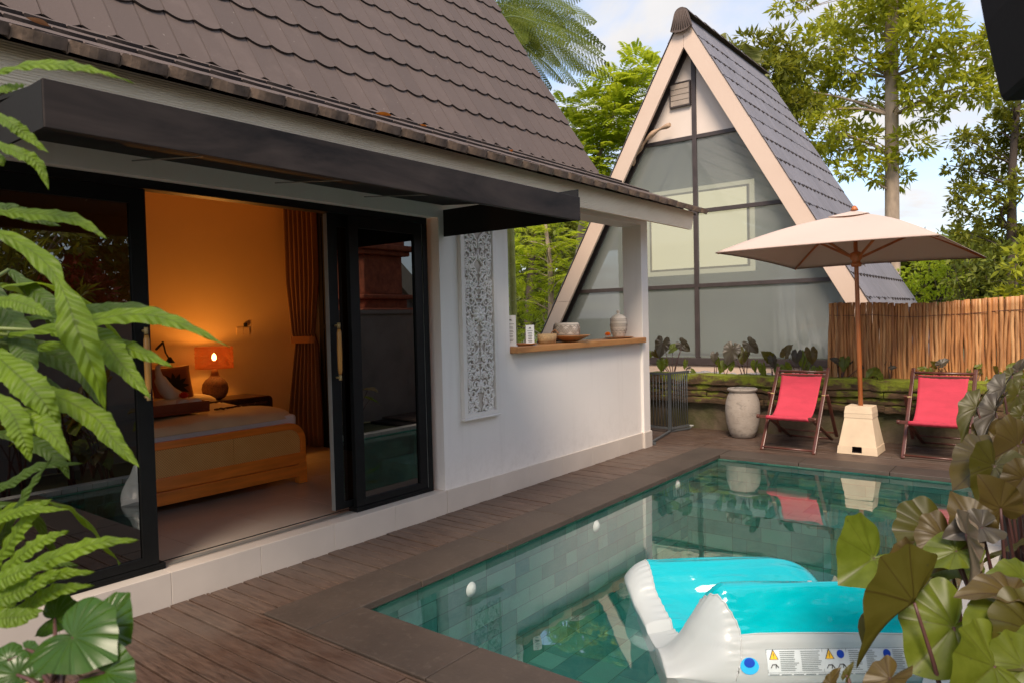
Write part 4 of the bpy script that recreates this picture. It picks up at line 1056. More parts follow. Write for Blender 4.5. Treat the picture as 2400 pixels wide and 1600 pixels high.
for sg, lab in ((1, 'right sloping barge board'), (-1, 'left sloping barge board')):
    b = MB(); bw_ = .305; zb = .5; zsplit = 2.45 if sg > 0 else 1.95
    for za, zc in ((zb, zsplit-.003), (zsplit, None)):
        top = [(AX+sg*.002, AZ-.02-bw_/AK), (AX+sg*.002, AZ-.02)] if zc is None else [(AX+sg*hw(zc, bw_+.01), zc), (AX+sg*hw(zc, .01), zc)]
        b.prism([(AX+sg*hw(za, .01), za), (AX+sg*hw(za, bw_+.01), za)]+top, 'Y', YF-.012, YF+.038)
    part('barge_board', b, M['barge'], cab, bevel=.004, label=lab)
# ridge caps with a fan shaped front piece
b = MB()
for k in range(11):
    y0, y1 = YF-.05+k*.37, YF-.05+(k+1)*.37+.04
    def rf(u, v, y0=y0, y1=y1):
        a = (u-.5)*2.5; r = .115+.012*v; return (AX+r*math.sin(a), y1+(y0-y1)*v, AZ-.035+r*math.cos(a)*1.0-.03)
    b.grid(rf, 12, 1, uv=False)
b2 = [(AX+.118*math.sin(a), AZ-.065+.118*math.cos(a)) for a in np.linspace(-1.3, 1.3, 9)]
b.prism(b2+[(AX+.185, AZ-.27), (AX+.09, AZ-.32), (AX, AZ-.335), (AX-.09, AZ-.33), (AX-.185, AZ-.29)], 'Y', YF-.10, YF-.065)
for k in range(9):
    t_ = (k-4)/4; b.tube([(AX+t_*.085, YF-.102, AZ+.01-.02*abs(t_)), (AX+t_*.165, YF-.102, AZ-.30+.03*abs(t_))], .010, 6)
part('ridge_cap', b, M['roof_tile'], cab)
# gable: upper wall, base, frames, panes
ZR = [.95, 2.13, 3.35, 4.57]; MX = -4.85; WI = .215
b = MB(); b.prism([(AX-hw(ZR[3], WI-.03), ZR[3]), (AX+hw(ZR[3], WI-.03), ZR[3]), (AX, AZ-(WI-.03)/AK)], 'Y', YG, YG+.05)
part('upper_gable', b, M['white_wall'] if False else simple('gable_paint', (.70, .60, .52), .7, .03, 2, .1), cab)
b = MB(); b.prism([(AX-hw(.3, WI-.03), .3), (AX+hw(.3, WI-.03), .3), (AX+hw(.83, WI-.03), .83), (AX-hw(.83, WI-.03), .83)], 'Y', YG-.015, YG+.1)
part('cabin_base', b, M['barge'], cab)
b = MB(); fw = .032
for z in ZR[1:]: b.box(AX-hw(z, WI), AX+hw(z, WI), YG-.03, YG+.028, z-fw, z+fw)
b.box(AX-hw(.9, WI), AX+hw(.9, WI), YG-.045, YG+.03, .832, .945)
b.box(MX-.036, MX+.036, YG-.036, YG+.03, .9455, AZ-.62)
for sg in (1, -1):
    za, zc = .84, AZ-(WI+.04)/AK
    b.prism([(AX+sg*hw(za, WI-.03), za), (AX+sg*hw(za, WI+.05), za), (AX+sg*hw(zc, WI+.05), zc-.03), (AX+sg*hw(zc, WI-.03), zc)], 'Y', YG-.024, YG+.022)
part('window_frame', b, M['brown_frame'], cab, bevel=.003)
for k in range(3):
    z0, z1 = ZR[k]+.01, ZR[k+1]-.01
    for sg in (-1, 1):
        xs = lambda z: AX+sg*hw(z, WI+.03)
        b = MB(); b.poly([(MX+sg*.02, YG+.0, z0), (xs(z0), YG+.0, z0), (xs(z1), YG+.0, z1), (MX+sg*.02, YG+.0, z1)])
        part('window_pane', b, M['cabin_glass'], cab)
b = MB()
def gz(u, v):
    z = .95+v*3.9; x = AX+(2*u-1)*hw(z, .25); return (x, YG+1.25+.012*math.sin(u*60), z)
b.grid(gz, 120, 6, uv=False); part('back_curtain', b, M['gauze'], cab)
b = MB()
def gz2(u, v): z = .96+v*1.25; x = -3.72+u*(.75-.25*v); return (x, YG+.32+.025*math.sin(u*26+v*1.5), z)
b.grid(gz2, 60, 8, uv=False); part('side_curtain', b, simple('pale_gauze', (.55, .56, .54), .9), cab)
b = MB(); b.box(AX-hw(.9, .3), AX+hw(.9, .3), YG+.1, YB-.2, .80, .9); part('cabin_floor', b, M['gauze'], cab)
b = MB(); b.prism([(AX-hw(.5, .2), .5), (AX+hw(.5, .2), .5), (AX, AZ-.4)], 'Y', YB-.2, YB-.12); part('rear_gable', b, M['white_wall'], cab)
# louvre vent
b = MB(); vx0, vx1, vz0, vz1 = -5.262, -4.90, 5.10, 5.505
b.cells('Y', YG-.055, YG-.004, [vx0, vx0+.018, vx1-.018, vx1], [vz0, vz0+.018, vz1-.018, vz1], lambda i, j: not (i == 1 and j == 1))
vt = part('louvre_vent', b, M['brown_frame'], cab)
b = MB()
for k in range(4):
    z = vz0+.025+k*.09; b.prism([(YG-.052, z), (YG-.02, z+.055), (YG-.02, z+.085), (YG-.048, z+.082)], 'X', vx0+.019, vx1-.019)
part('louvre_slat', b, simple('louvre_paint', (.34, .28, .23), .6), vt)
# driftwood stuck behind the left barge board
d0, d1, d2 = at(1250+868/3.563, 20+1195/3.563, 'Y', YG-.14), at(1250+1000/3.563, 20+1045/3.563, 'Y', YG-.16), at(1250+1142/3.563, 20+972/3.563, 'Y', YG-.2)
b = MB(); P = spline([d0-V((.12, 0, .22)), d0, d1, d2], 24); b.tube(P, [.045+.012*math.sin(k*.9)-.0006*k+.01*(k in (9, 10)) for k in range(25)], 9)
b.tube([P[10], P[10]+V((.05, -.05, .03))], [.03, .018], 7)
single('driftwood', b, M['driftwood'], 'curved piece of driftwood fixed inside the left edge of the cabin gable', 'driftwood', d1)
# backlit picture hanging inside behind the glass
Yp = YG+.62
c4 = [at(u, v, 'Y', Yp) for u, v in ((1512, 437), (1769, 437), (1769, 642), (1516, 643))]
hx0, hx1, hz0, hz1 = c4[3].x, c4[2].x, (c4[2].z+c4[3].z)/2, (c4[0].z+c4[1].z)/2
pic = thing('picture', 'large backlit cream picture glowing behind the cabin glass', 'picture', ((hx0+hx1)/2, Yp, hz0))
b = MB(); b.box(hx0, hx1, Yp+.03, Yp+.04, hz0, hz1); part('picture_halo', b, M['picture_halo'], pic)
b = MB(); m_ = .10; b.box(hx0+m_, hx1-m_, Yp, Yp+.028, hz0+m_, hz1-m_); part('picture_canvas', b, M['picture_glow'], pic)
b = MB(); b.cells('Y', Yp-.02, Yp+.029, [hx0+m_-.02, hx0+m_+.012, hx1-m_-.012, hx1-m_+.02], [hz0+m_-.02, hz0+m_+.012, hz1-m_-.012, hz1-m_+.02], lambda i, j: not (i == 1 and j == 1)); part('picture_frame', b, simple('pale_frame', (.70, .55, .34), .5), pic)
# ------------------------------------------------------------------ deck chairs
def deck_chair(loc, rz, w_, lab):
    t = thing('deck_chair', lab, 'deck chair', loc, 'red deck chairs against the mossy wall', rz, local=True)
    h = w_/2; top = V((0, .62, .945)); D = M['dark_wood']
    def bars(name, segs, r=(.019, .013)):
        for a, c in segs:
            b = MB(); b.bar(a, c, r[0]*2, r[1]*2, (0, 0, 1)); part(name, b, D, t, bevel=.006)
    for s in (-1, 1):
        x = s*h; b = MB(); b.bar((x, -.012, .0), (x, .635, .965), .030, .042, (1, 0, 0)); b.bar((x, -.03, .012), (x, .01, .012), .034, .024); part('long_rail', b, D, t, bevel=.008)
        x = s*(h-.045); b = MB(); b.bar((x, .03, .415), (x, .93, .035), .026, .040, (1, 0, 0)); part('seat_rail', b, D, t, bevel=.008)
        x = s*(h+.045); b = MB(); b.bar((x, .40, .66), (x, .80, .10), .026, .040, (1, 0, 0)); part('back_strut', b, D, t, bevel=.008)
        b = MB(); b.tube([(s*(h+.06), .41, .645), (s*(h-.02), .41, .645)], .010, 8); b.tube([(s*(h+.02), .31, .47 if 0 else .475), (s*(h-.07), .24, .33)], .008, 8) if False else None
        part('pivot_pin', b, M['brass'], t)
    b = MB(); b.tube([(-h, .60, .915), (h, .60, .915)], .017, 10); b.bar((-h, .575, .868), (h, .575, .868), .02, .03); part('top_bar', b, D, t)
    b = MB(); b.bar((-h-.045, .005, .405), (h+.02, .005, .405), .030, .036); b.tube([(-h-.06, .005, .405), (-h-.03, .005, .405)], .026, 10); b.tube([(h, .005, .405), (h+.03, .005, .405)], .024, 10); part('front_bar', b, D, t, bevel=.004)
    b = MB(); b.tube([(-h, .005, .035), (h, .005, .035)], .013, 10); part('foot_bar', b, D, t)
    b = MB(); b.tube([(-h+.045, .90, .05), (h-.045, .90, .05)], .012, 10); b.tube([(-h-.045, .76, .15), (h+.045, .76, .15)], .010, 10); part('rear_bar', b, D, t)
    hs = h-.052
    prof = spline([(0, .578, .89), (0, .565, .86), (0, .50, .745), (0, .42, .62), (0, .33, .51), (0, .215, .425), (0, .10, .398), (0, .03, .412), (0, -.012, .425), (0, -.016, .395), (0, .02, .375), (0, .07, .368)], 44)
    b = MB()
    def sf(u, v):
        k = v*44; i = min(int(k), 43); p = prof[i].lerp(prof[i+1], k-i); s_ = 2*u-1
        ww = hs-.020*math.sin(PI*min(1, v*1.2))
        return (s_*ww+.02*0, p.y+.012*(1-s_*s_)*math.sin(PI*min(1, v*1.25)), p.z-.012*(1-s_*s_)*math.sin(PI*min(1, v*1.25))+.002*math.sin(s_*19+v*6))
    b.grid(sf, 16, 60, uv=False)
    o = part('canvas_sling', b, M['red_canvas'], t); sm = o.modifiers.new('cloth', 'SOLIDIFY'); sm.thickness = .003
    return t
deck_chair((-2.646, 8.69, 0), math.radians(-1.0), .605, 'red canvas deck chair between the stone pot and the parasol base')
deck_chair((-1.152, 8.93, 0), math.radians(-1.5), .62, 'red canvas deck chair right of the parasol base, partly behind leaves')

# ------------------------------------------------------------------ stone pot
pc = (-3.462, 9.46, 0)
pot = thing('stone_pot', 'tall weathered grey stone pot on the deck left of the deck chairs', 'pot', pc)
b = MB(); b.lathe([(0, .005), (.13, .0), (.15, .012), (.185, .09), (.212, .20), (.224, .32), (.226, .40), (.218, .475), (.198, .54), (.178, .585), (.168, .602)], pc, 48); part('pot_body', b, M['pot_stone'], pot)
b = MB(); b.lathe([(.165, .600), (.172, .612), (.190, .628), (.197, .640), (.196, .652), (.186, .660), (.170, .655), (.158, .63), (.152, .58), (0, .45)], pc, 48); part('pot_rim', b, M['pot_stone'], pot)

# ------------------------------------------------------------------ parasol and its base
UB = V((-1.925, 9.11, 0))
ub = thing('umbrella_stand', 'tapered cream stone block holding the parasol pole', 'umbrella stand', UB)
b = MB()
def frus(h0, h1, z0, z1, hole=False):
    q = [(-1, -1), (1, -1), (1, 1), (-1, 1)]
    A = [V((UB.x+x*h0, UB.y+y*h0, z0)) for x, y in q]; B_ = [V((UB.x+x*h1, UB.y+y*h1, z1)) for x, y in q]
    for k in range(4):
        j = (k+1) % 4
        if hole and k == 0:
            L = lambda s, tt: A[0].lerp(A[1], s).lerp(B_[0].lerp(B_[1], s), tt)
            ss_, tt_ = [0, .375, .615, 1], [0, .22, .95, 1]
            for i in range(3):
                for m_ in range(3):
                    if (i, m_) != (1, 1): b.poly([L(ss_[i], tt_[m_]), L(ss_[i+1], tt_[m_]), L(ss_[i+1], tt_[m_+1]), L(ss_[i], tt_[m_+1])])
            p = [L(ss_[1], tt_[1]), L(ss_[2], tt_[1]), L(ss_[2], tt_[2]), L(ss_[1], tt_[2])]; q_ = [x+V((0, .10, 0)) for x in p]
            for i in range(4): b.poly([p[i], p[(i+1) % 4], q_[(i+1) % 4], q_[i]], 1)
            b.poly(q_, 1)
        else: b.poly([A[k], A[j], B_[j], B_[k]])
    return A, B_
frus(.217, .208, .003, .095, True); frus(.203, .148, .0952, .418); frus(.153, .150, .4182, .468); A, B_ = frus(.152, .140, .470, .548); b.poly(B_)
for h_, z_ in ((.208, .095), (.153, .4181), (.151, .4685)): b.poly([V((UB.x+x*h_, UB.y+y*h_, z_)) for x, y in ((-1, -1), (1, -1), (1, 1), (-1, 1))])
b.poly([V((UB.x+x*.217, UB.y+y*.217, .003)) for x, y in ((-1, -1), (1, -1), (1, 1), (-1, 1))])
part('stone_block', b, [M['cream_stone'], M['hole']], ub, bevel=.004, weld=True)
um = thing('parasol', 'square cream parasol on an orange wooden pole over the deck', 'parasol', UB+V((0, 0, .5)))
PK = V((-1.985, 9.15, 2.80)); HB = V((-1.968, 9.14, 2.27))
Cn = [V((-3.28, 8.15, 2.375)), V((-1.0, 8.15, 2.378)), V((-.77, 10.2, 2.25)), V((-2.98, 10.2, 2.25))]
UW = M['umbrella_wood']
b = MB(); b.tube([UB+V((0, 0, .45)), UB.lerp(HB, .4)+V((0, 0, .3)), HB+V((0, 0, -.05)), PK+V((0, 0, -.08))], [.0265, .0255, .024, .022], 16); part('pole', b, UW, um)
b = MB(); b.lathe([(.024, -.10), (.05, -.10), (.058, -.085), (.058, -.06), (.046, -.05), (.046, -.03), (.066, -.01), (.070, .03), (.066, .06), (.03, .075), (.024, .08)], HB, 18)
part('hub', b, UW, um)
b = MB(); b.tube([HB+V((.03, -.03, -.09)), HB+V((.10, -.05, -.085)), HB+V((.105, -.05, -.11))], .005, 6); part('pole_pin', b, M['brass'], um)
b = MB()
def cz(p, q, s, t_):     # a point of one canopy panel: s along the rim, t from peak to rim
    e = p.lerp(q, s); sag = V((0, 0, 1))*(.015*4*s*(1-s)); inw = (PK-e); inw.z = 0
    e = e+sag*1.0*t_*t_+inw.normalized()*.025*4*s*(1-s)*t_
    x = PK.lerp(e, t_); x.z += .05*math.sin(PI*t_)-.035*4*s*(1-s)*math.sin(PI*t_)
    return x
for k in range(4):
    p, q = Cn[k], Cn[(k+1) % 4]
    b.grid(lambda u, v: cz(p, q, u, .045+.955*v), 20, 16, uv=False)
can = part('canopy', b, M['parasol'], um, weld=True); sm = can.modifiers.new('cloth', 'SOLIDIFY'); sm.thickness = .003; sm.offset = 1
b = MB()
for k in range(4):
    p, q = Cn[k], Cn[(k+1) % 4]
    b.grid(lambda u, v: cz(p, q, u, .02+.17*v)+V((0, 0, .028-.01*v+.008*math.sin(u*PI)*v)), 10, 4, uv=False)
part('vent_cap', b, M['parasol'], um, weld=True)
b = MB(); b.lathe([(.0, .055), (.02, .045), (.035, .02), (.045, -.005), (.0, -.01)], PK+V((0, 0, .035)), 14); part('finial', b, UW, um)
b = MB()
for k in range(4):
    p, q = Cn[k], Cn[(k+1) % 4]
    b.tube([cz(p, q, s, 1.0)+V((0, 0, -.004)) for s in np.linspace(0, 1, 16)], .005, 5)
part('hem', b, simple('hem_binding', (.20, .13, .10), .8), um)
for k in range(4):
    rib = [PK.lerp(Cn[k], t_)+V((0, 0, .05*math.sin(PI*t_)-.018)) for t_ in np.linspace(.03, .985, 12)]
    b = MB(); b.tube(rib, .0125, 8); part('rib', b, UW, um)
    b = MB(); b.bar(HB+(Cn[k]-PK).normalized()*.05+V((0, 0, .02)), rib[5]+V((0, 0, -.01)), .018, .026); part('strut', b, UW, um)

# ------------------------------------------------------------------ metal gate
g0, g1, g2 = V((-4.27, 8.36, 0)), V((-4.46, 9.33, 0)), V((-4.415, 9.93, 0))
gt = thing('metal_gate', 'low dark metal gate with thin upright bars beside the villa corner', 'gate', g1)
b = MB(); h_ = at(1572, 874, 'Y', 9.33).z
gp = g1; ge = at(1612, 872, 'Y', 9.72); ge = V((ge.x, 9.72, 0)); gl_ = V((-4.95, 9.40, 0))
b.bar(gp+V((0, 0, .02)), gp+V((0, 0, h_+.01)), .045, .045, (1, 0, 0)); part('gate_post', b, simple('gate_paint', (.06, .066, .07), .5), gt, bevel=.004)
GM = simple('gate_bars', (.085, .09, .092), .5)
def panel(a, c, n_, z0, z1, lab):
    b = MB(); b.bar(a+V((0, 0, z1)), c+V((0, 0, z1)), .028, .03); b.bar(a+V((0, 0, z0)), c+V((0, 0, z0)), .028, .03)
    p_ = part('gate_panel', b, GM, gt)
    for k in range(1, n_+1):
        x = a.lerp(c, k/(n_+.5)); b = MB(); b.tube([x+V((0, 0, z0)), x+V((0, 0, z1))], .007, 6); part('upright_bar', b, GM, p_)
panel(gp+V((.02, .01, 0)), ge, 7, .06, h_, ''); panel(gl_, gp+V((-.03, 0, 0)), 8, .06, h_-.01, '')
b = MB(); b.bar(g0+V((0, 0, .018)), gp+V((0, 0, .022)), .03, .024); b.bar(gp+V((0, 0, .022)), ge+V((.02, 0, .022)), .03, .024)
b.bar(g0+V((-.04, -.02, .012)), g0+V((.06, .02, .012)), .07, .02); part('foot_rail', b, GM, gt)
b = MB(); e_ = ge+V((.03, .01, .05)); b.tube([e_+V((-.03, 0, 0)), e_+V((.04, 0, .01))], .012, 8); b.lathe([(0, -.02), (.018, -.018), (.018, .018), (0, .02)], e_, 10); part('latch', b, M['wire'], gt)

# ------------------------------------------------------------------ inflatable lounger floating in the pool
fl = thing('pool_float', 'turquoise and white inflatable whale lounger floating in the pool', 'pool float', (-1.2, 3.7, WZ))
FU = V((.80, .60, 0)); FW = V((-.60, .80, 0)); FO = V((-1.46, 3.0, 0))   # near corner at the waterline, length axis, width axis
SEAM = .14
# profile across the width (w, z, length of the white end cap) from the near bottom over the tall near tube, the low seat and the far tube
KN = [(.04, -.16, .28), (.0, -.055, .30), (.008, .03, .33), (.04, .10, .345), (.08, .165, .345), (.12, .26, .30), (.18, .335, .235), (.25, .30, .20), (.295, .20, .18), (.325, .10, .165), (.385, .03, .15), (.48, .005, .14), (.60, .02, .13), (.71, .07, .125), (.79, .14, .12), (.875, .195, .115), (.955, .20, .11), (1.03, .155, .11), (1.07, .07, .11), (1.08, -.02, .11), (1.07, -.09, .11), (1.02, -.16, .11)]
prof = spline([(c, w_, z) for w_, z, c in KN], 168)
def pv(v):
    k = v*168; i = min(int(k), 167); return prof[i].lerp(prof[i+1], k-i)
def flen(w_): return 1.47-.42*max(0, min(1, (w_-.3)/.5))
def fpt(U, v):
    """U metres from the left end, v along the profile"""
    p = pv(v); w_, z = p.y, p.z; far = max(0, min(1, (w_-.35)/.4)); L = flen(w_)
    l0, l1 = .25-.11*far, .30
    r0 = (lambda q: q*q*(3-2*q))(min(1, U/.31)) if far < .5 else math.sqrt(max(0, 1-(1-min(1, U/l0))**2)); r1 = math.sqrt(max(0, 1-(1-min(1, (L-U)/l1))**2.2))
    zc = -.06
    if z > zc: z = zc+(z-zc)*(.10+.90*r0 if far < .5 else .45+.55*r0)*(.40+.60*r1)
    w2 = .54+(w_-.54)*(.88+.12*min(r0, r1))
    U2 = U-.085*far*(1-min(1, U/.3))*max(0, min(1, (z+.1)/.2))
    z += .010*math.sin(U*3)*(z > .1)+.0042*math.sin(w_*85+1.6*math.sin(U*4.5))*max(0, min(1, (z-.14)/.06))*min(1, U/.3)
    if .33 < w_ < .8: z += .016*math.sin(U*11+w_*3)*min(1, U/.3)
    return FO+FU*U2+FW*w2+V((0, 0, z))
NV, NC, NB = 168, 26, 70
seam = [min(range(0, 50), key=lambda j: abs(pv(j/NV).z-SEAM)), min(range(120, 168), key=lambda j: abs(pv(j/NV).z-.09))]
up_, hull = MB(), MB()
def us(i, j):
    p = pv(j/NV); c, L = p.x, flen(p.y); return c*i/NC if i <= NC else c+(L-c)*(i-NC)/NB
def pleat(p, s_, j): return p+V((0, 0, .0055*math.sin(j*1.9)*max(0, 1-abs(s_)/.075)))     # gathers next to the seam
NU = NC+NB
P_ = [[pleat(fpt(us(i, j), j/NV), us(i, j)-pv(j/NV).x, j) for j in range(NV+1)] for i in range(NU+1)]
for mb_, want in ((up_, 0), (hull, 1)):
    idx = {}
    def vi(i, j):
        if (i, j) not in idx: idx[(i, j)] = mb_.vert(P_[i][j])
        return idx[(i, j)]
    for i in range(NU):
        for j in range(NV):
            if (1 if i < NC or j < seam[0] or j >= seam[1] else 0) == want: mb_.face((vi(i, j), vi(i+1, j), vi(i+1, j+1), vi(i, j+1)), 0, True)
    if want == 1:
        for i in (0, NU): mb_.face([vi(i, j) for j in range(0, NV+1)], 0, False)
        A = [vi(i, 0) for i in range(NU+1)]; B_ = [vi(i, NV) for i in range(NU+1)]
        for i in range(NU): mb_.face((A[i], A[i+1], B_[i+1], B_[i]))
part('upper_chamber', up_, M['cyan_vinyl'], fl); part('hull', hull, M['white_vinyl'], fl)
# pleats at the cap seam
b = MB()
b.tube([P_[NC][j] for j in range(6, NV-5)], .0042, 6, cap=False)
for k in seam: b.tube([P_[i][k] for i in range(NC, NU-2)], .0035, 6, cap=False)
part('weld_seam', b, M['white_vinyl'], fl)
b = MB(); vp = fpt(.75, .335); b.lathe([(0, .016), (.010, .015), (.013, .008), (.024, .004), (.026, 0)], vp, 16); part('valve', b, M['white_vinyl'], fl)
# printed eye and warning panel follow the near side
def side(s, z, off=.004):
    """s metres along the near side, z height"""
    lo_, hi_ = .0, .22
    for _ in range(22):
        m_ = (lo_+hi_)/2
        if fpt(s, m_).z < z: lo_ = m_
        else: hi_ = m_
    return fpt(s, lo_)-FW*off*.9+V((0, 0, off*.4))
def patch(mb, s0, s1, z0, z1, off=.004, nx=10, nz=4): mb.grid(lambda a, c: side(s0+(s1-s0)*a, z0+(z1-z0)*c, off), nx, nz, uv=False)
def disc(mb, s, z, rs, rz, off):
    R_ = [[mb.vert(side(s+q*rs*math.cos(2*PI*k/28), z+q*rz*math.sin(2*PI*k/28), off)) for k in range(28)] for q in (.5, 1)]
    c = mb.vert(side(s, z, off))
    for k in range(28): j = (k+1) % 28; mb.face((c, R_[0][k], R_[0][j])); mb.face((R_[0][k], R_[1][k], R_[1][j], R_[0][j]))
b = MB(); disc(b, .372, .022, .043, .036, .004); ey = part('eye', b, M['decal_sky'], fl)
b = MB(); disc(b, .372, .036, .025, .020, .006); part('pupil', b, M['decal_blue'], ey)
s0, s1, z0, z1 = .455, 1.10, -.020, .088
b = MB(); patch(b, s0, s1, z0, z1, .003, 44, 10); lab = part('warning_label', b, M['decal_pale'], fl)
b = MB(); r_ = random.Random(5)
def line(sa, sb, za, zb): b.grid(lambda a, c: side(sa+(sb-sa)*a, za+(zb-za)*c, .0055), max(2, int((sb-sa)/.02)), 1, uv=False)
for sa in (s0, .712, .822): line(sa, sa+.002, z0+.012, z1)
line(s0, s1, z1-.0015, z1); line(s0, s1, z0+.012, z0+.0132)
for sa, sb in ((.515, .60), (.612, .705), (.833, .895), (.91, .965), (1.035, 1.09)):
    for k in range(11): z = z1-.008-k*.0076; line(sa, sb-r_.random()*.022, z-.0030, z)
for k in range(11): line(s0+.005+k*.056, s0+.005+k*.056+.046, z0+.002, z0+.006)
part('label_print', b, M['decal_grey'], lab)
b = MB(); b2 = MB()
for s_ in (.486, .743):
    for mb_, k, of in ((b2, 1.25, .0058), (b, 1.0, .0068)):
        mb_.poly([side(s_-.017*k, .052-.003*k, of), side(s_+.017*k, .052-.003*k, of), side(s_, .052+.028*k+.002, of)])
    b2.grid(lambda a, c: side(s_-.0016+.0032*a, .060+.012*c, .0078), 1, 1, uv=False); b2.grid(lambda a, c: side(s_-.0016+.0032*a, .0535+.0035*c, .0078), 1, 1, uv=False)
part('warning_triangle', b, M['decal_yellow'], lab)
for s_, zz in ((.486, .022), (.743, .018), (.795, .020)):     # small pictograms of swimmers
    b2.tube([side(s_-.016, zz-.009, .006), side(s_-.009, zz+.005, .006), side(s_+.008, zz+.006, .006), side(s_+.018, zz-.007, .006)], .0022, 4); b2.tube([side(s_+.008, zz+.006, .006), side(s_+.006, zz-.010, .006)], .0018, 4)
part('pictogram', b2, M['ink'], lab)
b = MB(); disc(b, .795, .066, .017, .016, .006); disc(b, 1.008, .066, .017, .016, .006); part('blue_symbol', b, M['decal_blue'], lab)
# ------------------------------------------------------------------ foliage tools (numpy)
def unit(a): return a/np.maximum(1e-9, np.linalg.norm(a, axis=-1, keepdims=True))
def leaves(C, D, Nn, L, W, fold=.12):
    """diamond leaves: base C, direction D, normal Nn, length L, width W -> verts, quads"""
    C, D, Nn = map(np.asarray, (C, D, Nn)); n = len(C); D = unit(D); S = unit(np.cross(D, Nn)); Nn = np.cross(S, D)
    L = np.broadcast_to(np.asarray(L, float), (n,))[:, None]; W = np.broadcast_to(np.asarray(W, float), (n,))[:, None]
    a = C; b_ = C+D*L*.42+S*W*.5+Nn*W*fold; c = C+D*L-Nn*L*.08; d = C+D*L*.42-S*W*.5+Nn*W*fold
    v = np.stack([a, b_, c, d], 1).reshape(-1, 3); f = np.arange(n*4).reshape(-1, 4); return v, f
def merge(parts):
    vs, fs, o = [], [], 0
    for v, f in parts: vs.append(v); fs.append(f+o); o += len(v)
    return np.concatenate(vs), np.concatenate(fs)
def rdir(n): return unit(RNG.normal(size=(n, 3)))
def whorls(T, D, k, L, W, spread=.9, droop=.15):
    """k leaves round each twig tip T with direction D"""
    n = len(T); T = np.repeat(T, k, 0); D = np.repeat(D, k, 0); R = rdir(n*k)
    d = unit(D*.55+R*spread+np.array([0, 0, -droop])); nn = unit(np.array([0, 0, 1])*.9+RNG.normal(size=(n*k, 3))*.45)
    T = T+R*np.asarray(L).mean()*.25
    return leaves(T, d, nn, np.asarray(L)*RNG.uniform(.7, 1.2, n*k), np.asarray(W)*RNG.uniform(.8, 1.15, n*k))
def pinnate(T, D, Lr, npair, ll, lw, droop=.5):
    """compound leaves: rachis from T along D (drooping), paired leaflets"""
    out = []; n = len(T); D = unit(D); up = np.array([0, 0, 1.0]); Lr = np.broadcast_to(Lr, (n,))[:, None]
    side = unit(np.cross(D, up)+RNG.normal(size=(n, 3))*.12)
    for k in range(npair):
        t_ = (k+.8)/npair
        P_ = T+D*Lr*t_+np.array([0, 0, -1])*Lr*droop*t_*t_
        tan = unit(D+np.array([0, 0, -1])*2*droop*t_)
        s_ = (1-.45*abs(2*t_-1)**2)
        for sg in (1, -1):
            d = unit(side*sg*.95+tan*.45+np.array([0, 0, -.12]))
            nn = unit(np.cross(side, tan)*1.0+RNG.normal(size=(n, 3))*.12)
            out.append(leaves(P_, d, nn, ll*s_*RNG.uniform(.85, 1.1, n), lw*s_, .1))
    return merge(out)
def ball(c, r, n, flat=.8, shell=.45):
    q = rdir(n)*(shell+(1-shell)*RNG.random((n, 1)))**.6*np.array([1, 1, flat]); return np.asarray(c)+q*r, unit(q+np.array([0, 0, .25]))
def limb_tubes(b, root, tips, r0, sag=.1, sub=0):
    for t_ in tips:
        root, t_ = V(root), V(t_); d = t_-root; m1 = root+d*.35+V((random.uniform(-.1, .1), random.uniform(-.1, .1), d.length*sag)); m2 = root+d*.7+V((random.uniform(-.1, .1), random.uniform(-.1, .1), d.length*sag*.8))
        P_ = spline([root, m1, m2, t_], 9); b.tube(P_, [r0*(1-.8*k/9) for k in range(10)], 6)
        for _ in range(sub):
            k = random.randint(3, 8); e = t_+V(rdir(1)[0])*d.length*.28
            b.tube([P_[k], P_[k].lerp(e, .5)+V((0, 0, .05)), e], [r0*.3, r0*.2, r0*.08], 5)
def clump(u, v, rpx, Y):
    p = at(u, v, 'Y', Y); return p, rpx/FPX*(p-CAM).dot(CF)

def tree(name, label, base, trunk_pts, r0, r1, clumps, Y, lm, style, dens, bark, group='trees behind the villas', root_pick=None, dy=1.2, limbs=True, inner=None):
    """clumps: (u, v, radius) survey circles turned into leaf masses round depth Y"""
    t_ = thing(name, label, 'tree', base, group)
    b = MB(); P_ = spline(trunk_pts, 14); b.tube(P_, [r0+(r1-r0)*k/14 for k in range(15)], 12); 
    LV, tips = [], []
    for (u, v, r) in clumps:
        c, R_ = clump(u, v, r, Y+random.uniform(-dy, dy)); n = max(6, int(dens*R_*R_))
        T, D = ball(c, R_, n); tips.append(c)
        if style[0] == 'whorl': LV.append(whorls(T, D, style[1], style[2], style[3], style[4] if len(style) > 4 else .9))
        else:
            D = unit(D*np.array([1, 1, .5])+np.array([0, 0, .25])); LV.append(pinnate(T, D, style[1]*RNG.uniform(.7, 1.15, n), style[2], style[3], style[4], .35))
    part('trunk', b, bark, t_)
    if limbs:
        b = MB()
        for c in tips:
            k = min(range(len(P_)), key=lambda q: (P_[q]-c).length+max(0, P_[q].z-c.z+.3)*2.0)
            rr = r0+(r1-r0)*k/14
            limb_tubes(b, P_[k], [c], min(rr*.3, .015+.011*(c-P_[k]).length), .06, 2)
        part('limbs', b, bark, t_)
    vs, fs = merge(LV); o = part('crown', (vs, fs), lm, t_)
    return t_

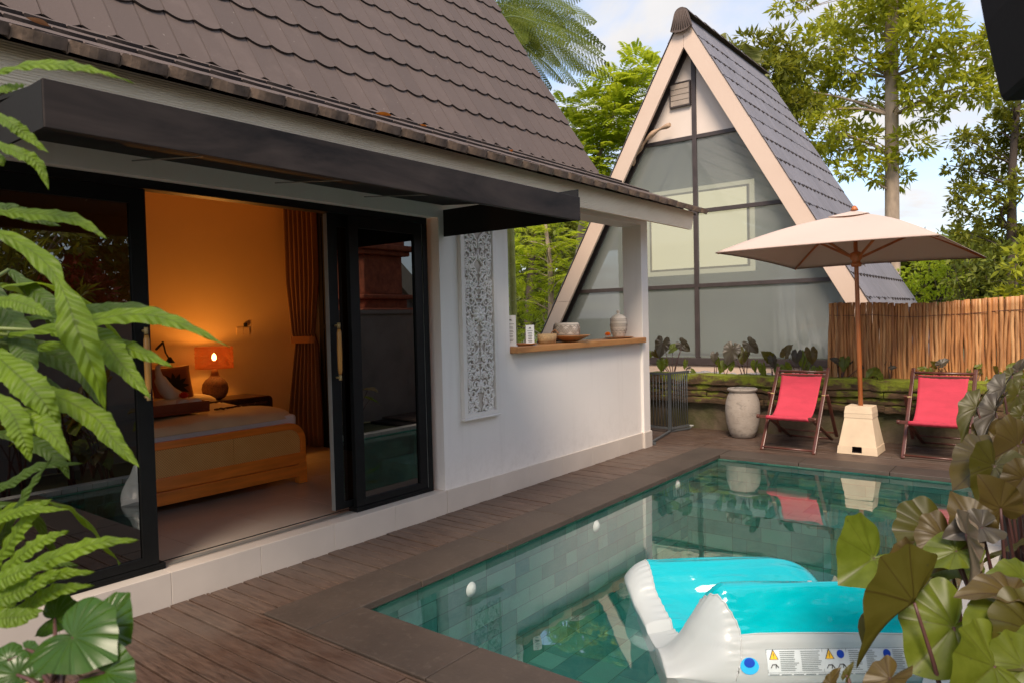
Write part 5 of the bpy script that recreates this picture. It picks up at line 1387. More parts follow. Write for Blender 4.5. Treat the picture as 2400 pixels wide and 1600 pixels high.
# tall tree with a bare pale trunk on the right
tb, tt = at(2091, 520, 'Y', 24), at(2088, -40, 'Y', 24)
tree('tall_tree', 'tall tree with pale straight trunk rising behind the cabin roof', (tb.x, 24, 0), [(tb.x+.02, 24, -.1), (tb.x, 24, 3), tb, V((tt.x, 24, 8)), V((tt.x+.03, 24, tt.z+.6))], .225, .17,
     [(2095, 30, 75), (2010, 60, 85), (2180, 70, 80), (2060, -30, 80), (2150, 10, 70), (1930, 110, 70), (2010, 150, 65), (2130, 150, 60), (2210, 150, 60), (2290, 140, 62), (2250, 205, 50), (1880, 190, 72), (1960, 230, 60), (1850, 270, 70), (1925, 300, 70), (1985, 330, 50), (2140, 230, 45), (2190, 260, 45), (2060, 240, 40), (1930, 360, 45), (2040, 330, 40), (2130, 340, 48), (2060, 395, 45), (2105, 415, 38), (1990, 395, 35), (1850, 215, 50), (2340, 95, 50), (2335, 190, 48), (2300, 215, 40), (1840, 10, 32), (1880, -5, 30)],
     24, M['leaf_mid'], ('whorl', 8, .27, .10), 85, M['bark'], dy=1.4)
# shady tree just behind the cabin ridge
c0 = at(1800, 300, 'Y', 19)
tree('shade_tree', 'dark layered tree showing just above the cabin roof ridge', (c0.x, 19, 0), [(c0.x, 19, 0), (c0.x, 19, 3), (c0.x-.1, 19, c0.z), at(1790, 150, 'Y', 19)], .2, .06,
     [(1765, 125, 55), (1830, 112, 52), (1720, 150, 40), (1870, 150, 50), (1800, 170, 50), (1850, 205, 48), (1770, 185, 30), (1885, 240, 40), (1840, 245, 35), (1700, 130, 22)], 19, M['leaf_dark'], ('whorl', 8, .24, .085, .8), 130, M['dark_bark'], dy=.7)
# palm behind the ridge
pr = at(1726, 190, 'Y', 18)
palm = thing('palm_tree', 'palm with pale feather fronds poking over the cabin roof', 'palm', (pr.x, 18, 0), 'trees behind the villas')
b = MB(); b.tube([(pr.x, 18, 0), (pr.x, 18, pr.z)], [.16, .12], 10); part('trunk', b, M['bark'], palm)
LV = []; b = MB()
def feather(root, tip, sag, npair, ll, lw, LV, b, r=.012, face=None, tilt=.5):
    P_ = [V(root).lerp(V(tip), k/12)+V((0, 0, sag*math.sin(PI*k/12))) for k in range(13)]; b.tube(P_, [r*(1-.85*k/12) for k in range(13)], 5)
    Pn = np.array([tuple(p) for p in spline(P_, npair)]); T = unit(np.gradient(Pn, axis=0)); up = np.array([0, 0, 1.0]); S = unit(np.cross(T, up))
    tq = np.linspace(0, 1, npair+1); pro = np.sin(PI*np.clip(tq*.93+.06, 0, 1))**.6
    for sg in (1, -1):
        d = unit(S*sg*.9+T*.6+np.array([0, 0, -tilt])); LV.append(leaves(Pn[2:], d[2:], np.cross(S, T)[2:]+RNG.normal(size=(npair-1, 3))*.1, ll*pro[2:]*RNG.uniform(.9, 1.08, npair-1), lw, .1))
for u, v, sg in ((1702, 78, .25), (1790, 128, .3), (1770, 190, .25), (1650, 120, .3), (1690, 150, .2), (1745, 100, .3), (1800, 175, .3)):
    feather(pr, at(u, v, 'Y', 18+random.uniform(-.8, .8)), sg, 46, .62, .045, LV, b, .02, tilt=.7)
part('frond_stalks', b, M['stem_green'], palm); part('fronds', merge(LV), leafmat('palm_leaf', [(.16, .17, .05), (.26, .26, .09)], .4, .3), palm)
# tree fern arching from behind the villa roof
fr = at(1120, 95, 'Y', 12.6)
tf = thing('tree_fern', 'dark feathery tree fern arching out from behind the villa roof', 'tree fern', (fr.x, fr.y, 0), 'trees behind the villas')
b = MB(); b.tube([(fr.x-.2, fr.y, 0), (fr.x-.1, fr.y, fr.z*.6), fr], [.16, .13, .11], 12); part('trunk', b, M['dark_bark'], tf)
LV = []; b = MB()
def bipinnate(root, tip, sag, npin, lp, nl, ll, lw):
    P_ = spline([V(root), V(root).lerp(V(tip), .35)+V((0, 0, sag)), V(root).lerp(V(tip), .7)+V((0, 0, sag*.75)), V(tip)], npin)
    b.tube(P_, [.018*(1-.9*k/npin) for k in range(npin+1)], 5)
    Pn = np.array([tuple(p) for p in P_]); T = unit(np.gradient(Pn, axis=0)); S = unit(np.cross(T, np.array([0, 0, 1.0])))
    phi = random.choice((-1, 1))*random.uniform(.55, 1.15); S = S*math.cos(phi)+unit(np.cross(S, T))*math.sin(phi)
    for k in range(3, npin+1):
        tq = k/npin; l = lp*math.sin(PI*min(1, tq*.86+.12))**.7
        for sg in (1, -1):
            d = unit(S[k]*sg*.93+T[k]*.5+np.array([0, 0, -.28])); m_ = np.arange(1, nl+1)/nl; Q = Pn[k]+d*l*m_[:, None]+np.array([0, 0, -1])*(.16*l*m_**2)[:, None]
            s2 = unit(np.cross(d, np.cross(S[k], T[k])))
            for g in (1, -1): LV.append(leaves(Q, np.tile(s2*g*.85+d*.5, (nl, 1)), np.tile(np.cross(S[k], T[k]), (nl, 1))+RNG.normal(size=(nl, 3))*.1, ll*(1.15-.75*m_), lw, .05))
for u, v, y, sag in ((1362, -8, 12.2, .55), (1392, 52, 13.2, .6), (1412, 128, 12.6, .55), (1434, 182, 12.2, .5), (1318, 192, 13.3, .35), (1246, 205, 12.2, .3), (1198, 232, 12.4, .2), (1330, 100, 11.6, .5), (1300, -90, 12.8, .6), (1200, -150, 12.6, .6), (1000, -80, 12.5, .6), (960, 60, 12.8, .5), (1060, 200, 13.4, .4), (1380, 100, 13.8, .5), (1360, 160, 13.6, .45), (1345, 30, 12.9, .6), (1400, 95, 12.4, .55), (1290, 170, 12.0, .4), (1270, 130, 12.9, .45), (1320, 60, 13.0, .6), (1250, 60, 12.2, .6), (1230, 160, 13, .35), (1378, 175, 12.8, .4), (1425, 150, 13.0, .5), (1350, 200, 12.5, .4), (1290, 205, 12.9, .3), (1395, 165, 12.0, .45), (1220, 190, 12.0, .3), (1340, -30, 13.2, .6), (1310, 150, 13.4, .4), (1375, 75, 12.9, .55), (1260, 110, 13.4, .4), (1230, 100, 12.0, .5), (1415, 110, 13.4, .5)):
    bipinnate(fr, at(u, v, 'Y', y), sag, 36, .40, 18, .046, .015)
part('frond_stalks', b, M['stem_green'], tf); part('fronds', merge(LV), M['leaf_fern'], tf)
# bright pinnate trees left of the cabin
c0 = at(1345, 800, 'Y', 14.5)
tree('pinnate_tree', 'bright green tree with feathery compound leaves beside the cabin left slope', (c0.x, 14.5, 0), [(c0.x, 14.5, 0), (c0.x+.1, 14.5, 2), at(1370, 480, 'Y', 14.5), at(1440, 260, 'Y', 14.5)], .13, .04,
     [(1490, 160, 34), (1520, 175, 30), (1440, 205, 45), (1490, 225, 45), (1390, 255, 40), (1330, 258, 28), (1440, 285, 55), (1360, 320, 50), (1320, 300, 34), (1480, 300, 35), (1400, 360, 55), (1340, 390, 50), (1440, 360, 45), (1380, 410, 40), (1450, 255, 40), (1310, 345, 35), (1500, 190, 30), (1330, 470, 45), (1400, 460, 40)], 14.5, M['leaf_bright'], ('pin', .52, 8, .16, .062), 330, M['bark'], dy=.8)
c0 = at(1300, 800, 'Y', 12.6)
tree('pinnate_tree', 'bright compound-leaved tree filling the view through the bar opening', (c0.x, 12.6, 0), [(c0.x, 12.6, -.1), (c0.x-.1, 12.6, 1), at(1290, 640, 'Y', 12.6), at(1275, 500, 'Y', 12.6)], .10, .035,
     [(1230, 560, 36), (1290, 555, 36), (1345, 575, 26), (1240, 630, 40), (1300, 640, 34), (1345, 640, 22), (1225, 700, 30), (1275, 715, 36), (1245, 770, 32), (1300, 775, 26), (1390, 545, 28), (1205, 600, 26), (1210, 660, 26)], 12.6, M['leaf_bright'], ('pin', .46, 10, .115, .036), 420, M['bark'], dy=.7)
c0 = at(1240, 720, 'Y', 19)
tree('broadleaf_tree', 'shadowy broadleaf tree far behind the bar opening', (c0.x, 19, 0), [(c0.x, 19, 0), (c0.x, 19, 2), at(1250, 560, 'Y', 19)], .2, .08,
     [(1200, 560, 50), (1260, 600, 60), (1330, 640, 60), (1230, 690, 60), (1300, 730, 60), (1210, 760, 40), (1380, 600, 50), (1330, 540, 40), (1180, 480, 60), (1280, 480, 60)], 19, M['leaf_deep'], ('whorl', 7, .26, .10), 90, M['dark_bark'], dy=1)
# papaya trunk by the left edge of the bar opening
p0, p1 = at(1207, 812, 'Y', 9.4), at(1196, 520, 'Y', 9.4)
pa = thing('papaya_tree', 'slender green papaya trunk ringed with leaf scars beside the bar opening', 'tree', (p0.x, 9.4, 0), 'trees behind the villas')
b = MB(); P_ = [V((p0.x, 9.4, 0)).lerp(V((p1.x, 9.4, 3.4)), k/40) for k in range(41)]; b.tube(P_, [.060*(1+.06*(k % 2)) for k in range(41)], 14)
part('trunk', b, M['bamboo_stem'], pa)
b = MB()
for k in range(60):
    z = .5+k*.047; a = k*2.4; x = p0.x+(p1.x-p0.x)*z/3.4; c = V((x+.058*math.cos(a), 9.4+.058*math.sin(a), z))
    s_ = V((-math.sin(a), math.cos(a), 0)); b.tube([c-s_*.022+V((0, 0, .008)), c-V((0, 0, .004))+V((math.cos(a), math.sin(a), 0))*.006, c+s_*.022+V((0, 0, .008))], [.005, .007, .005], 5)
part('leaf_scar', b, simple('leaf_scar', (.42, .40, .2), .7), pa)
# dark small leaved trees on the right edge
c0 = at(2378, 700, 'Y', 14)
tree('small_leaved_tree', 'dark small-leaved tree along the right edge, reddish trunk showing', (c0.x, 14, 0), [(c0.x, 14, 0), (c0.x-.02, 14, 2), at(2372, 420, 'Y', 14), at(2390, 180, 'Y', 14)], .10, .04,
     [(2330, 300, 42), (2385, 280, 45), (2280, 350, 40), (2340, 370, 45), (2250, 330, 26), (2390, 350, 40), (2240, 390, 28), (2300, 420, 44), (2260, 450, 34), (2350, 450, 40), (2240, 500, 26), (2310, 500, 40), (2380, 520, 45), (2270, 545, 32), (2340, 560, 44), (2395, 220, 35), (2360, 240, 30), (2250, 440, 22), (2400, 420, 35), (2420, 300, 60)], 14, M['leaf_dark'], ('whorl', 8, .115, .05), 420, M['dark_bark'], dy=.7)
# shrubs over the fence
def shrub(label, base, clumps, Y, lm, L, W, dens, dy=.5):
    t_ = thing('shrub', label, 'shrub', base, 'shrubs growing beyond the stick fence'); LV = []; b = MB(); s0 = V(base)
    for (u, v, r) in clumps:
        c, R_ = clump(u, v, r, Y+random.uniform(-dy, dy)); T, D = ball(c, R_, max(8, int(dens*R_*R_)), .9, .3); LV.append(whorls(T, D, 7, L, W)); limb_tubes(b, s0, [c], .02, .1, 1)
    part('stems', b, M['dark_bark'], t_); part('foliage', merge(LV), lm, t_)
shrub('bright yellow-green shrub over the fence next to the cabin roof', (at(2170, 700, 'Y', 16).x, 16, 0), [(2140, 645, 32), (2180, 620, 36), (2220, 600, 34), (2200, 670, 36), (2155, 690, 30), (2120, 690, 22), (2240, 640, 34), (2250, 690, 32)], 16, M['leaf_bright'], .11, .05, 330)
shrub('dense mid green shrub over the middle of the fence', (at(2290, 700, 'Y', 13).x, 13, 0), [(2270, 610, 40), (2310, 640, 44), (2290, 690, 40), (2250, 690, 28), (2345, 680, 40), (2330, 600, 40), (2240, 650, 25)], 13, M['leaf_deep'], .12, .055, 330)
shrub('glossy bright-leaved shrub over the right end of the fence', (at(2390, 700, 'Y', 11.6).x, 11.6, 0), [(2380, 620, 34), (2400, 660, 34), (2370, 690, 28), (2410, 580, 34), (2340, 700, 22)], 11.6, M['leaf_mid'], .14, .06, 300, .3)
shrub('low feathery shrub behind the parasol tip', (at(2230, 560, 'Y', 18).x, 18, 0), [(2205, 565, 28), (2250, 560, 34), (2290, 575, 36), (2225, 600, 30)], 18, M['leaf_deep'], .16, .06, 160)
# wooded backdrop far behind
b = []
def far_wood(name, us, vtop, Y, lm, label):
    LV = []
    for u in us:
        c, R_ = clump(u, vtop+random.uniform(-12, 12)+35, 45, Y+random.uniform(-3, 3)); T, D = ball(c, R_, 160, 1.4, .2); LV.append(whorls(T, D, 6, .55, .24))
        T, D = ball(V((c.x, c.y, c.z*.45)), R_*1.1, 110, 1.6, .2); LV.append(whorls(T, D, 6, .55, .24))
    o = single(name, merge(LV), lm, label, 'wood', (0, Y, 0), kind='stuff')
far_wood('far_wood', range(2060, 2700, 38), 590, 40, M['leaf_deep'], 'distant wood beyond the fence and shrubs')
far_wood('far_thicket', range(1000, 1480, 38), 520, 34, M['leaf_deep'], 'distant thicket behind the bar opening')
# ------------------------------------------------------------------ big leaves
TARO = [(0, 1.0), (7, .90), (15, .80), (28, .69), (45, .60), (65, .545), (90, .53), (115, .55), (135, .58), (150, .58), (160, .50), (169, .32), (176, .13), (180, .07)]
HEART = [(0, 1.0), (10, .93), (25, .86), (45, .82), (70, .80), (95, .78), (120, .74), (140, .66), (155, .52), (167, .33), (175, .15), (180, .08)]
def taro_leaf(mb, J, tip, nrm, width=1.0, cup=.18, wave=.02, table=TARO, droop=.12, ph=None, twist=0.0, fold=None):
    """heart leaf from petiole joint J to tip; nrm is the upper side"""
    J, tip, nrm = V(J), V(tip), V(nrm); D = tip-J; L = D.length; D.normalize(); S = D.cross(nrm).normalized(); U = S.cross(D)
    ph = random.random()*6 if ph is None else ph; fold = math.radians(random.uniform(8, 24)) if fold is None else fold; cf_, sf_ = math.cos(fold), math.sin(fold); NS, NR = 64, 9
    c = mb.vert(J, (0, 0)); R_ = []
    for k in range(NR):
        r = (k+1)/NR; row = []
        for j in range(NS+1):
            a = j/NS*360-180; aa = abs(a)
            for (x0, y0), (x1, y1) in zip(TARO if table is TARO else HEART, (TARO if table is TARO else HEART)[1:]):
                if x0 <= aa <= x1: q = y0+(y1-y0)*(aa-x0)/(x1-x0); break
            x, y = q*r*math.cos(math.radians(a)), q*r*math.sin(math.radians(a))*width
            h = -cup*(y*y)*1.2+cup*.55*abs(y)-droop*max(0, x)**2+0-.10*max(0, -x)**2*1.5 + wave*r*r*math.sin(a/180*PI*9+ph)+.006*r*math.cos(a/180*PI*9+PI)+twist*x*y+abs(y)*sf_
            y *= cf_
            row.append(mb.vert(J+(D*x*(1+.03*math.sin(a*.21+ph))+S*y*(1+.04*math.sin(a*.13+2*ph))+U*(h+.07*math.sin(3.1*x+ph)*r+.06*math.sin(3.7*y+2*ph)*r))*L, (j/NS, r)))
        R_.append(row)
    for j in range(NS):
        if j in (): continue
        mb.face((c, R_[0][j], R_[0][j+1]), 0, True)
        for k in range(NR-1): mb.face((R_[k][j], R_[k+1][j], R_[k+1][j+1], R_[k][j+1]), 0, True)
def petiole(mb, J, root, r, lift=.12, back=None):
    J, root = V(J), V(root); L = (J-root).length
    m = root.lerp(J, .62)+V((0, 0, lift*L))+(V(back)*L if back else V((0, 0, 0)))
    P_ = spline([root, root.lerp(m, .5)+V((0, 0, .03*L)), m, J], 14); mb.tube(P_, [r*(1.35-.75*k/14) for k in range(15)], 8)
def frond_strip(mb, pts, W, nrm, crinkle=.10, waves=7, tipt=.12, base=.25, twist=None, wtab=None):
    """long strap leaf with wavy edges along a spine; nrm: upper side (one vector or one per control point)"""
    n = 70; P_ = spline(pts, n); N_ = [V(nrm)]*(n+1) if not isinstance(nrm, list) else spline(nrm, n); ph = random.random()*6; nx = 8
    rows = []
    for k in range(n+1):
        t_ = k/n; T = (P_[min(k+1, n)]-P_[max(k-1, 0)]).normalized(); S = T.cross(N_[k]).normalized(); U = S.cross(T)
        w_ = W*min(1, base+(1-base)*(t_/.35)**.8)*min(1, ((1-t_)/.42)**.75 if t_ > .58 else 1)
        if wtab: w_ *= np.interp(t_, [a for a, _ in wtab], [c for _, c in wtab])
        row = []
        for i in range(nx+1):
            s = 2*i/nx-1; e = abs(s)
            ww = w_*(1+(.075*math.sin(t_*waves*2*PI*.8+ph+(1.3 if s > 0 else 0))+.035*math.sin(t_*waves*2*PI*2.1+ph))*e)
            h = W*.035*math.sin(t_*58+2.2*e)*e**.5+W*(crinkle*.75*e*e*math.sin(t_*waves*2*PI+ph+(2 if s > 0 else 0))-.22*e*e+.12*e)
            row.append(mb.vert(P_[k]+S*s*ww+U*h, (i/nx, t_)))
        rows.append(row)
    for A, B_ in zip(rows, rows[1:]):
        for i in range(nx): mb.face((A[i], A[i+1], B_[i+1], B_[i]), 0, True)

# ------------------------------------------------------------------ taro plants on the mossy wall
G1 = 'taro plants in the bed on the mossy wall'
def bed_taro(label, u0, leaves_, Y=10.05):
    """leaves_: (u, v, length px, tip direction in the picture plane (du, dv), material)"""
    root = at(u0, 893, 'Y', Y); root.z = .68; t_ = thing('taro_plant', label, 'plant', root, G1); st = MB()
    for (u, v, l, du, dv, mname) in leaves_:
        yy = Y+random.uniform(-.12, .18); J = at(u, v, 'Y', yy); L = .86*l/FPX*(J-CAM).dot(CF)
        d = (CR*du-CU*dv).normalized(); side_ = random.uniform(-.5, .5)
        tip = J+(d+V((0, -.15, 0))).normalized()*L
        b = MB(); taro_leaf(b, J, tip, V((side_, -.75, .55)), 1.0, .25, .03); part('leaf_blade', b, M[mname], t_)
        petiole(st, J, root+V((random.uniform(-.02, .02), random.uniform(-.02, .02), 0)), .0055, .06)
    part('stems', st, M['stem_dark'], t_)
P_, G_, O_, Br = 'taro_purple', 'taro_green', 'taro_olive', 'taro_brown'
bed_taro('taro with a tall dark upright leaf and a yellow leaf, next to the villa corner', 1577, [(1553, 805, 40, -.15, 1, P_), (1576, 818, 30, 1, -.45, 'taro_green'), (1535, 826, 18, .5, .7, Br), (1598, 806, 30, .75, .6, P_), (1600, 812, 12, 1, .8, P_), (1525, 828, 16, -.2, .8, G_)])
bed_taro('young pale green taro sprout between the villa corner and the window mullion', 1553, [(1549, 850, 24, .1, .9, G_), (1556, 848, 26, -.1, .9, G_)], 9.98)
bed_taro('small green taro left of the window mullion base', 1612, [(1608, 850, 20, -.1, .9, G_), (1616, 862, 12, -.8, .4, P_), (1622, 868, 12, .9, .3, G_)], 9.98)
bed_taro('low dark and green taro just right of the window mullion', 1677, [(1675, 832, 22, -.1, 1, P_), (1683, 845, 22, .2, .9, G_)], 9.98)
bed_taro('bright green low taro in front of the tallest pair of dark leaves', 1700, [(1696, 855, 26, -.4, .8, G_), (1712, 852, 22, .1, .9, G_)], 9.93)
bed_taro('taro with two tall dark leaves on long stems, above the stone pot', 1748, [(1716, 820, 44, -.3, 1, P_), (1743, 826, 34, -.1, 1, O_), (1757, 806, 34, .75, .7, P_), (1722, 812, 20, .6, .8, P_)])
bed_taro('short green taro right of the long-stemmed pair', 1775, [(1770, 852, 24, -.1, .95, G_), (1788, 860, 30, .35, .95, G_)], 9.95)
bed_taro('taro with leaning dark leaves left of the first deck chair', 1812, [(1804, 838, 30, -.55, -.45, O_), (1812, 842, 26, .1, .9, P_), (1826, 862, 26, -.15, .9, G_), (1842, 860, 28, .5, .7, G_)], 10.0)
bed_taro('taro with dark upright leaves behind the first deck chair', 1875, [(1842, 828, 32, .55, -.75, Br), (1868, 830, 28, -.1, 1, P_), (1886, 836, 36, -.15, 1, G_), (1900, 826, 34, .2, 1, Br), (1893, 858, 24, -.1, .9, G_)], 10.02)
bed_taro('small bright green taro right behind the first deck chair post', 1912, [(1908, 862, 14, -.6, .4, G_), (1920, 864, 18, .5, .8, G_), (1912, 872, 14, .2, .9, G_)], 9.95)
bed_taro('bushy taro with a bright green leaf at the left end of the stick fence', 1968, [(1974, 842, 34, .5, .5, G_), (1960, 846, 20, -.7, -.4, P_), (1992, 846, 18, .6, -.5, P_), (1980, 846, 30, -.1, .95, G_), (2018, 860, 14, .8, -.4, P_)], 9.98)
bed_taro('flat bright green taro right of the parasol pole', 2050, [(2050, 872, 26, .8, .5, G_), (2044, 872, 24, -.6, .6, G_), (2060, 880, 18, .8, .7, G_)], 9.93)
bed_taro('small dark taro against the fence between the parasol and the second deck chair', 2088, [(2082, 858, 20, .1, -1, P_), (2090, 862, 16, .9, -.2, P_)], 9.99)
bed_taro('low green taro left of the second deck chair', 2170, [(2158, 864, 16, .7, -.3, G_), (2176, 868, 20, .2, .9, G_), (2186, 872, 16, .5, .4, O_), (2166, 880, 12, -.4, .8, G_)], 9.95)
bed_taro('tall taro with two dark leaves behind the second deck chair', 2238, [(2206, 852, 26, .85, -.5, P_), (2245, 845, 28, .5, .8, P_), (2200, 866, 26, -.3, .95, P_), (2192, 855, 18, -.8, -.7, O_)], 10.0)
bed_taro('green taro right of the two tall dark leaves', 2282, [(2278, 868, 24, .1, .9, G_), (2292, 858, 16, .4, -.3, G_), (2300, 870, 14, .8, .3, O_)], 9.95)
bed_taro('bright taro spilling over the right end of the mossy wall', 2350, [(2326, 884, 24, -.7, .3, G_), (2352, 878, 24, .3, .7, G_), (2372, 860, 24, .7, -.6, G_), (2390, 876, 22, .6, .6, G_), (2340, 868, 20, -.5, -.5, O_), (2395, 858, 20, .5, -.3, G_)], 9.93)

# ------------------------------------------------------------------ big taros at the right of the pool
G2 = 'large taro plants along the right pool edge'
def big_taro(label, root, items, extra=()):
    root = V((max(root.x, -.33), root.y, -.05)); t_ = thing('taro_plant', label, 'plant', root, G2); st = MB()
    for it in items:
        (ju, jv, jd), (tu, tv, td), nrm, w_, cup, mname = it[:6]
        J, T = dep(ju, jv, jd), dep(tu, tv, td)
        n_ = CR*nrm[0]+CU*nrm[1]-CF*nrm[2]
        b = MB(); taro_leaf(b, J, T, n_, w_, cup, .035, fold=math.radians(it[6]) if it[6:] else None); part('leaf_blade', b, M[mname], t_)
        petiole(st, J, root+V((random.uniform(-.04, .04), random.uniform(-.04, .04), 0)), .0085, .10)
    part('stems', st, M['stem_dark'], t_)
TO, TG, TB, TP, TL = 'taro_olive', 'taro_green', 'taro_brown', 'taro_purple', 'taro_pale'
big_taro('big taro whose long folded olive leaf hangs before the pool float', dep(2310, 1720, 2.15)*1.0,
 [((2143, 1411, 2.25), (1984, 1532, 2.17), (-.45, .62, -.62), .95, .15, TO, 42), ((2235, 1468, 2.30), (2132, 1578, 2.24), (-.5, .1, .85), 1.35, .2, TG, 10), ((2085, 1590, 2.0), (2020, 1660, 1.95), (-.7, .5, .5), .9, .3, TB, 30), ((2330, 1560, 2.0), (2230, 1650, 1.9), (.1, .6, .8), 1.1, .3, TG)])
big_taro('taro with one see-through green leaf hanging over the water', dep(2300, 1500, 2.9),
 [((2047, 1307, 2.85), (1972, 1362, 2.80), (-.6, .2, .8), 2.0, .1, TG, 30), ((2190, 1250, 2.8), (2120, 1340, 2.75), (-.3, .3, .9), 1.5, .25, TO), ((2150, 1320, 2.75), (2060, 1365, 2.7), (-.2, .5, .8), 1.0, .3, TB), ((2225, 1310, 2.7), (2105, 1330, 2.7), (-.1, .7, .6), 1.0, .4, TG)])
big_taro('taro with a round brown fan leaf facing the camera, middle of the right edge', dep(2370, 1480, 2.6),
 [((2277, 1226, 2.55), (2236, 1150, 2.58), (-.1, .2, .97), 1.25, .10, TB, 5), ((2300, 1235, 2.5), (2210, 1255, 2.5), (0, .75, .65), .9, .3, TP), ((2265, 1250, 2.45), (2290, 1370, 2.40), (.75, .4, .5), .8, .15, TL, 38), ((2215, 1260, 2.6), (2170, 1340, 2.55), (-.5, .4, .75), 1.2, .4, TB), ((2240, 1290, 2.5), (2150, 1330, 2.5), (-.1, .8, .5), 1.1, .4, TG), ((2345, 1190, 2.6), (2300, 1110, 2.6), (-.1, .4, .9), 1.2, .2, TB)])
big_taro('taro with a dusky fan leaf high at the right edge near the second deck chair', dep(2420, 1400, 2.9),
 [((2385, 1042, 2.9), (2335, 1070, 2.85), (-.2, .3, .93), 1.7, .1, TB), ((2313, 1076, 2.9), (2236, 1130, 2.8), (-.6, .5, .6), .9, .5, TB), ((2330, 1090, 2.8), (2300, 1180, 2.75), (-.3, .3, .9), 1.1, .3, TO), ((2400, 1120, 2.7), (2350, 1180, 2.7), (-.1, .6, .8), 1.2, .3, TB)])
big_taro('tall taro with grey-purple drooping leaves in front of the second deck chair', dep(2400, 1330, 3.6),
 [((2290, 955, 3.6), (2246, 1034, 3.57), (-.95, .0, .35), .7, .3, TO, 40), ((2352, 910, 3.65), (2318, 975, 3.6), (-.9, .1, .45), .7, .4, TP, 40), ((2334, 965, 3.6), (2296, 1050, 3.55), (-.9, .1, .4), .65, .4, TP, 40), ((2385, 925, 3.7), (2355, 965, 3.68), (-.5, .2, .8), .9, .3, TO, 25), ((2396, 975, 3.5), (2368, 1010, 3.48), (-.3, .4, .85), 1.0, .3, TO), ((2398, 905, 3.8), (2380, 935, 3.78), (-.5, .3, .8), .9, .3, TO), ((2372, 880, 3.9), (2350, 915, 3.88), (-.6, .3, .7), .8, .3, TO), ((2385, 868, 4.0), (2404, 835, 4.0), (-.6, .2, .6), .7, .4, TP, 35), ((2310, 1000, 3.6), (2280, 1050, 3.58), (-.6, .3, .7), .8, .3, TB)])
big_taro('taro with a broad pale leaf lying flat at the lower right corner', dep(2450, 1650, 2.2),
 [((2385, 1440, 2.15), (2255, 1475, 2.1), (.0, .93, .40), 1.0, .15, TG), ((2370, 1395, 2.2), (2240, 1390, 2.2), (0, .9, .35), .8, .3, TB), ((2400, 1355, 2.3), (2310, 1345, 2.3), (.1, .9, .4), 1.0, .2, TG), ((2420, 1480, 2.1), (2340, 1560, 2.0), (.0, .7, .7), 1.2, .2, TO), ((2400, 1560, 2.0), (2330, 1640, 1.95), (-.2, .6, .8), 1.2, .2, TG)])
big_taro('small taro sprout with narrow curling leaves at the bottom edge', dep(2060, 1700, 1.9),
 [((1985, 1580, 1.9), (1998, 1548, 1.9), (-.8, .2, .6), .5, .6, TO), ((1945, 1600, 1.9), (1970, 1560, 1.9), (-.7, .3, .6), .6, .6, TB), ((1960, 1640, 1.9), (1900, 1650, 1.9), (0, .8, .5), .8, .3, TG)])
# deeper ranks of the same bed, thinning away from the pool
rk = random.Random(21); names = ['squat taro with mixed olive leaves deep in the right bed', 'leafy brownish taro deep in the right bed', 'green leafed taro half hidden in the right bed']
for k in range(15):
    x, y = rk.uniform(-.28, .6), rk.uniform(1.9, 7.4)
    h0 = rk.uniform(.35, .72) if y < 4.5 else rk.uniform(.45, .9)
    if x > -.05: h0 *= 1.15
    t_ = thing('taro_plant', ['squat taro half hidden among the other taros right of the pool', 'leafy taro half hidden among the other taros right of the pool'][0], 'plant', (x, y, 0), G2); st = MB()
    for j in range(rk.randint(5, 7)):
        a = rk.uniform(0, 2*PI); rd = rk.uniform(.06, .24); J = V((x+rd*math.cos(a), y+rd*math.sin(a), h0*rk.uniform(.55, 1.1)))
        if J.x < -.42: J.x = -.42
        L = rk.uniform(.16, .27); dn = rk.uniform(-.75, -.1); d = V((math.cos(a), math.sin(a), dn)).normalized()
        b = MB(); taro_leaf(b, J, J+d*L, V((math.cos(a)*.3, math.sin(a)*.3, 1)), rk.uniform(.95, 1.3), .25, .03); part('leaf_blade', b, M[rk.choice([TO, TG, TB, TO, TG, TP])], t_); petiole(st, J, (x, y, 0), .007, .1)
    part('stems', st, M['stem_dark'], t_)

# ------------------------------------------------------------------ crinkled nest ferns on the left
def nest_fern(label, root, fr, loc, post=None):
    t_ = thing('nest_fern', label, 'fern', loc, "crinkled nest ferns at the left edge")
    for pts, W, mname, nv, kw in fr:
        D_ = [dep(u, v, d) for u, v, d in pts]; n_ = CR*nv[0]+CU*nv[1]-CF*nv[2]
        b = MB(); frond_strip(b, D_, W*.63, n_, **kw); part('frond', b, M[mname], t_)
    st = MB()
    for pts, *_ in fr:
        p0 = dep(*pts[0]); r_ = V(loc); st.tube([r_, r_.lerp(p0, .5)+V((0, 0, .03)), p0], [.007, .006, .005], 6)
    part('stalks', st, M['stem_green'], t_)
    for k in range(9):      # the half of the rosette turned away from the view
        a = PI*.55+k*.36; d = V((math.cos(a), math.sin(a), 0)); r_ = V(loc); l = random.uniform(.32, .5)
        b = MB(); frond_strip(b, [r_, r_+d*l*.4+V((0, 0, .16)), r_+d*l*.8+V((0, 0, .14)), r_+d*l*1.15+V((0, 0, -.04))], .03, V((0, 0, 1)), crinkle=.15); part('frond', b, M['frond_dark' if k % 2 else 'frond'], t_)
    return t_
S = 1.0204
def px(*q): return [(u*S, v*S, d) for u, v, d in q]
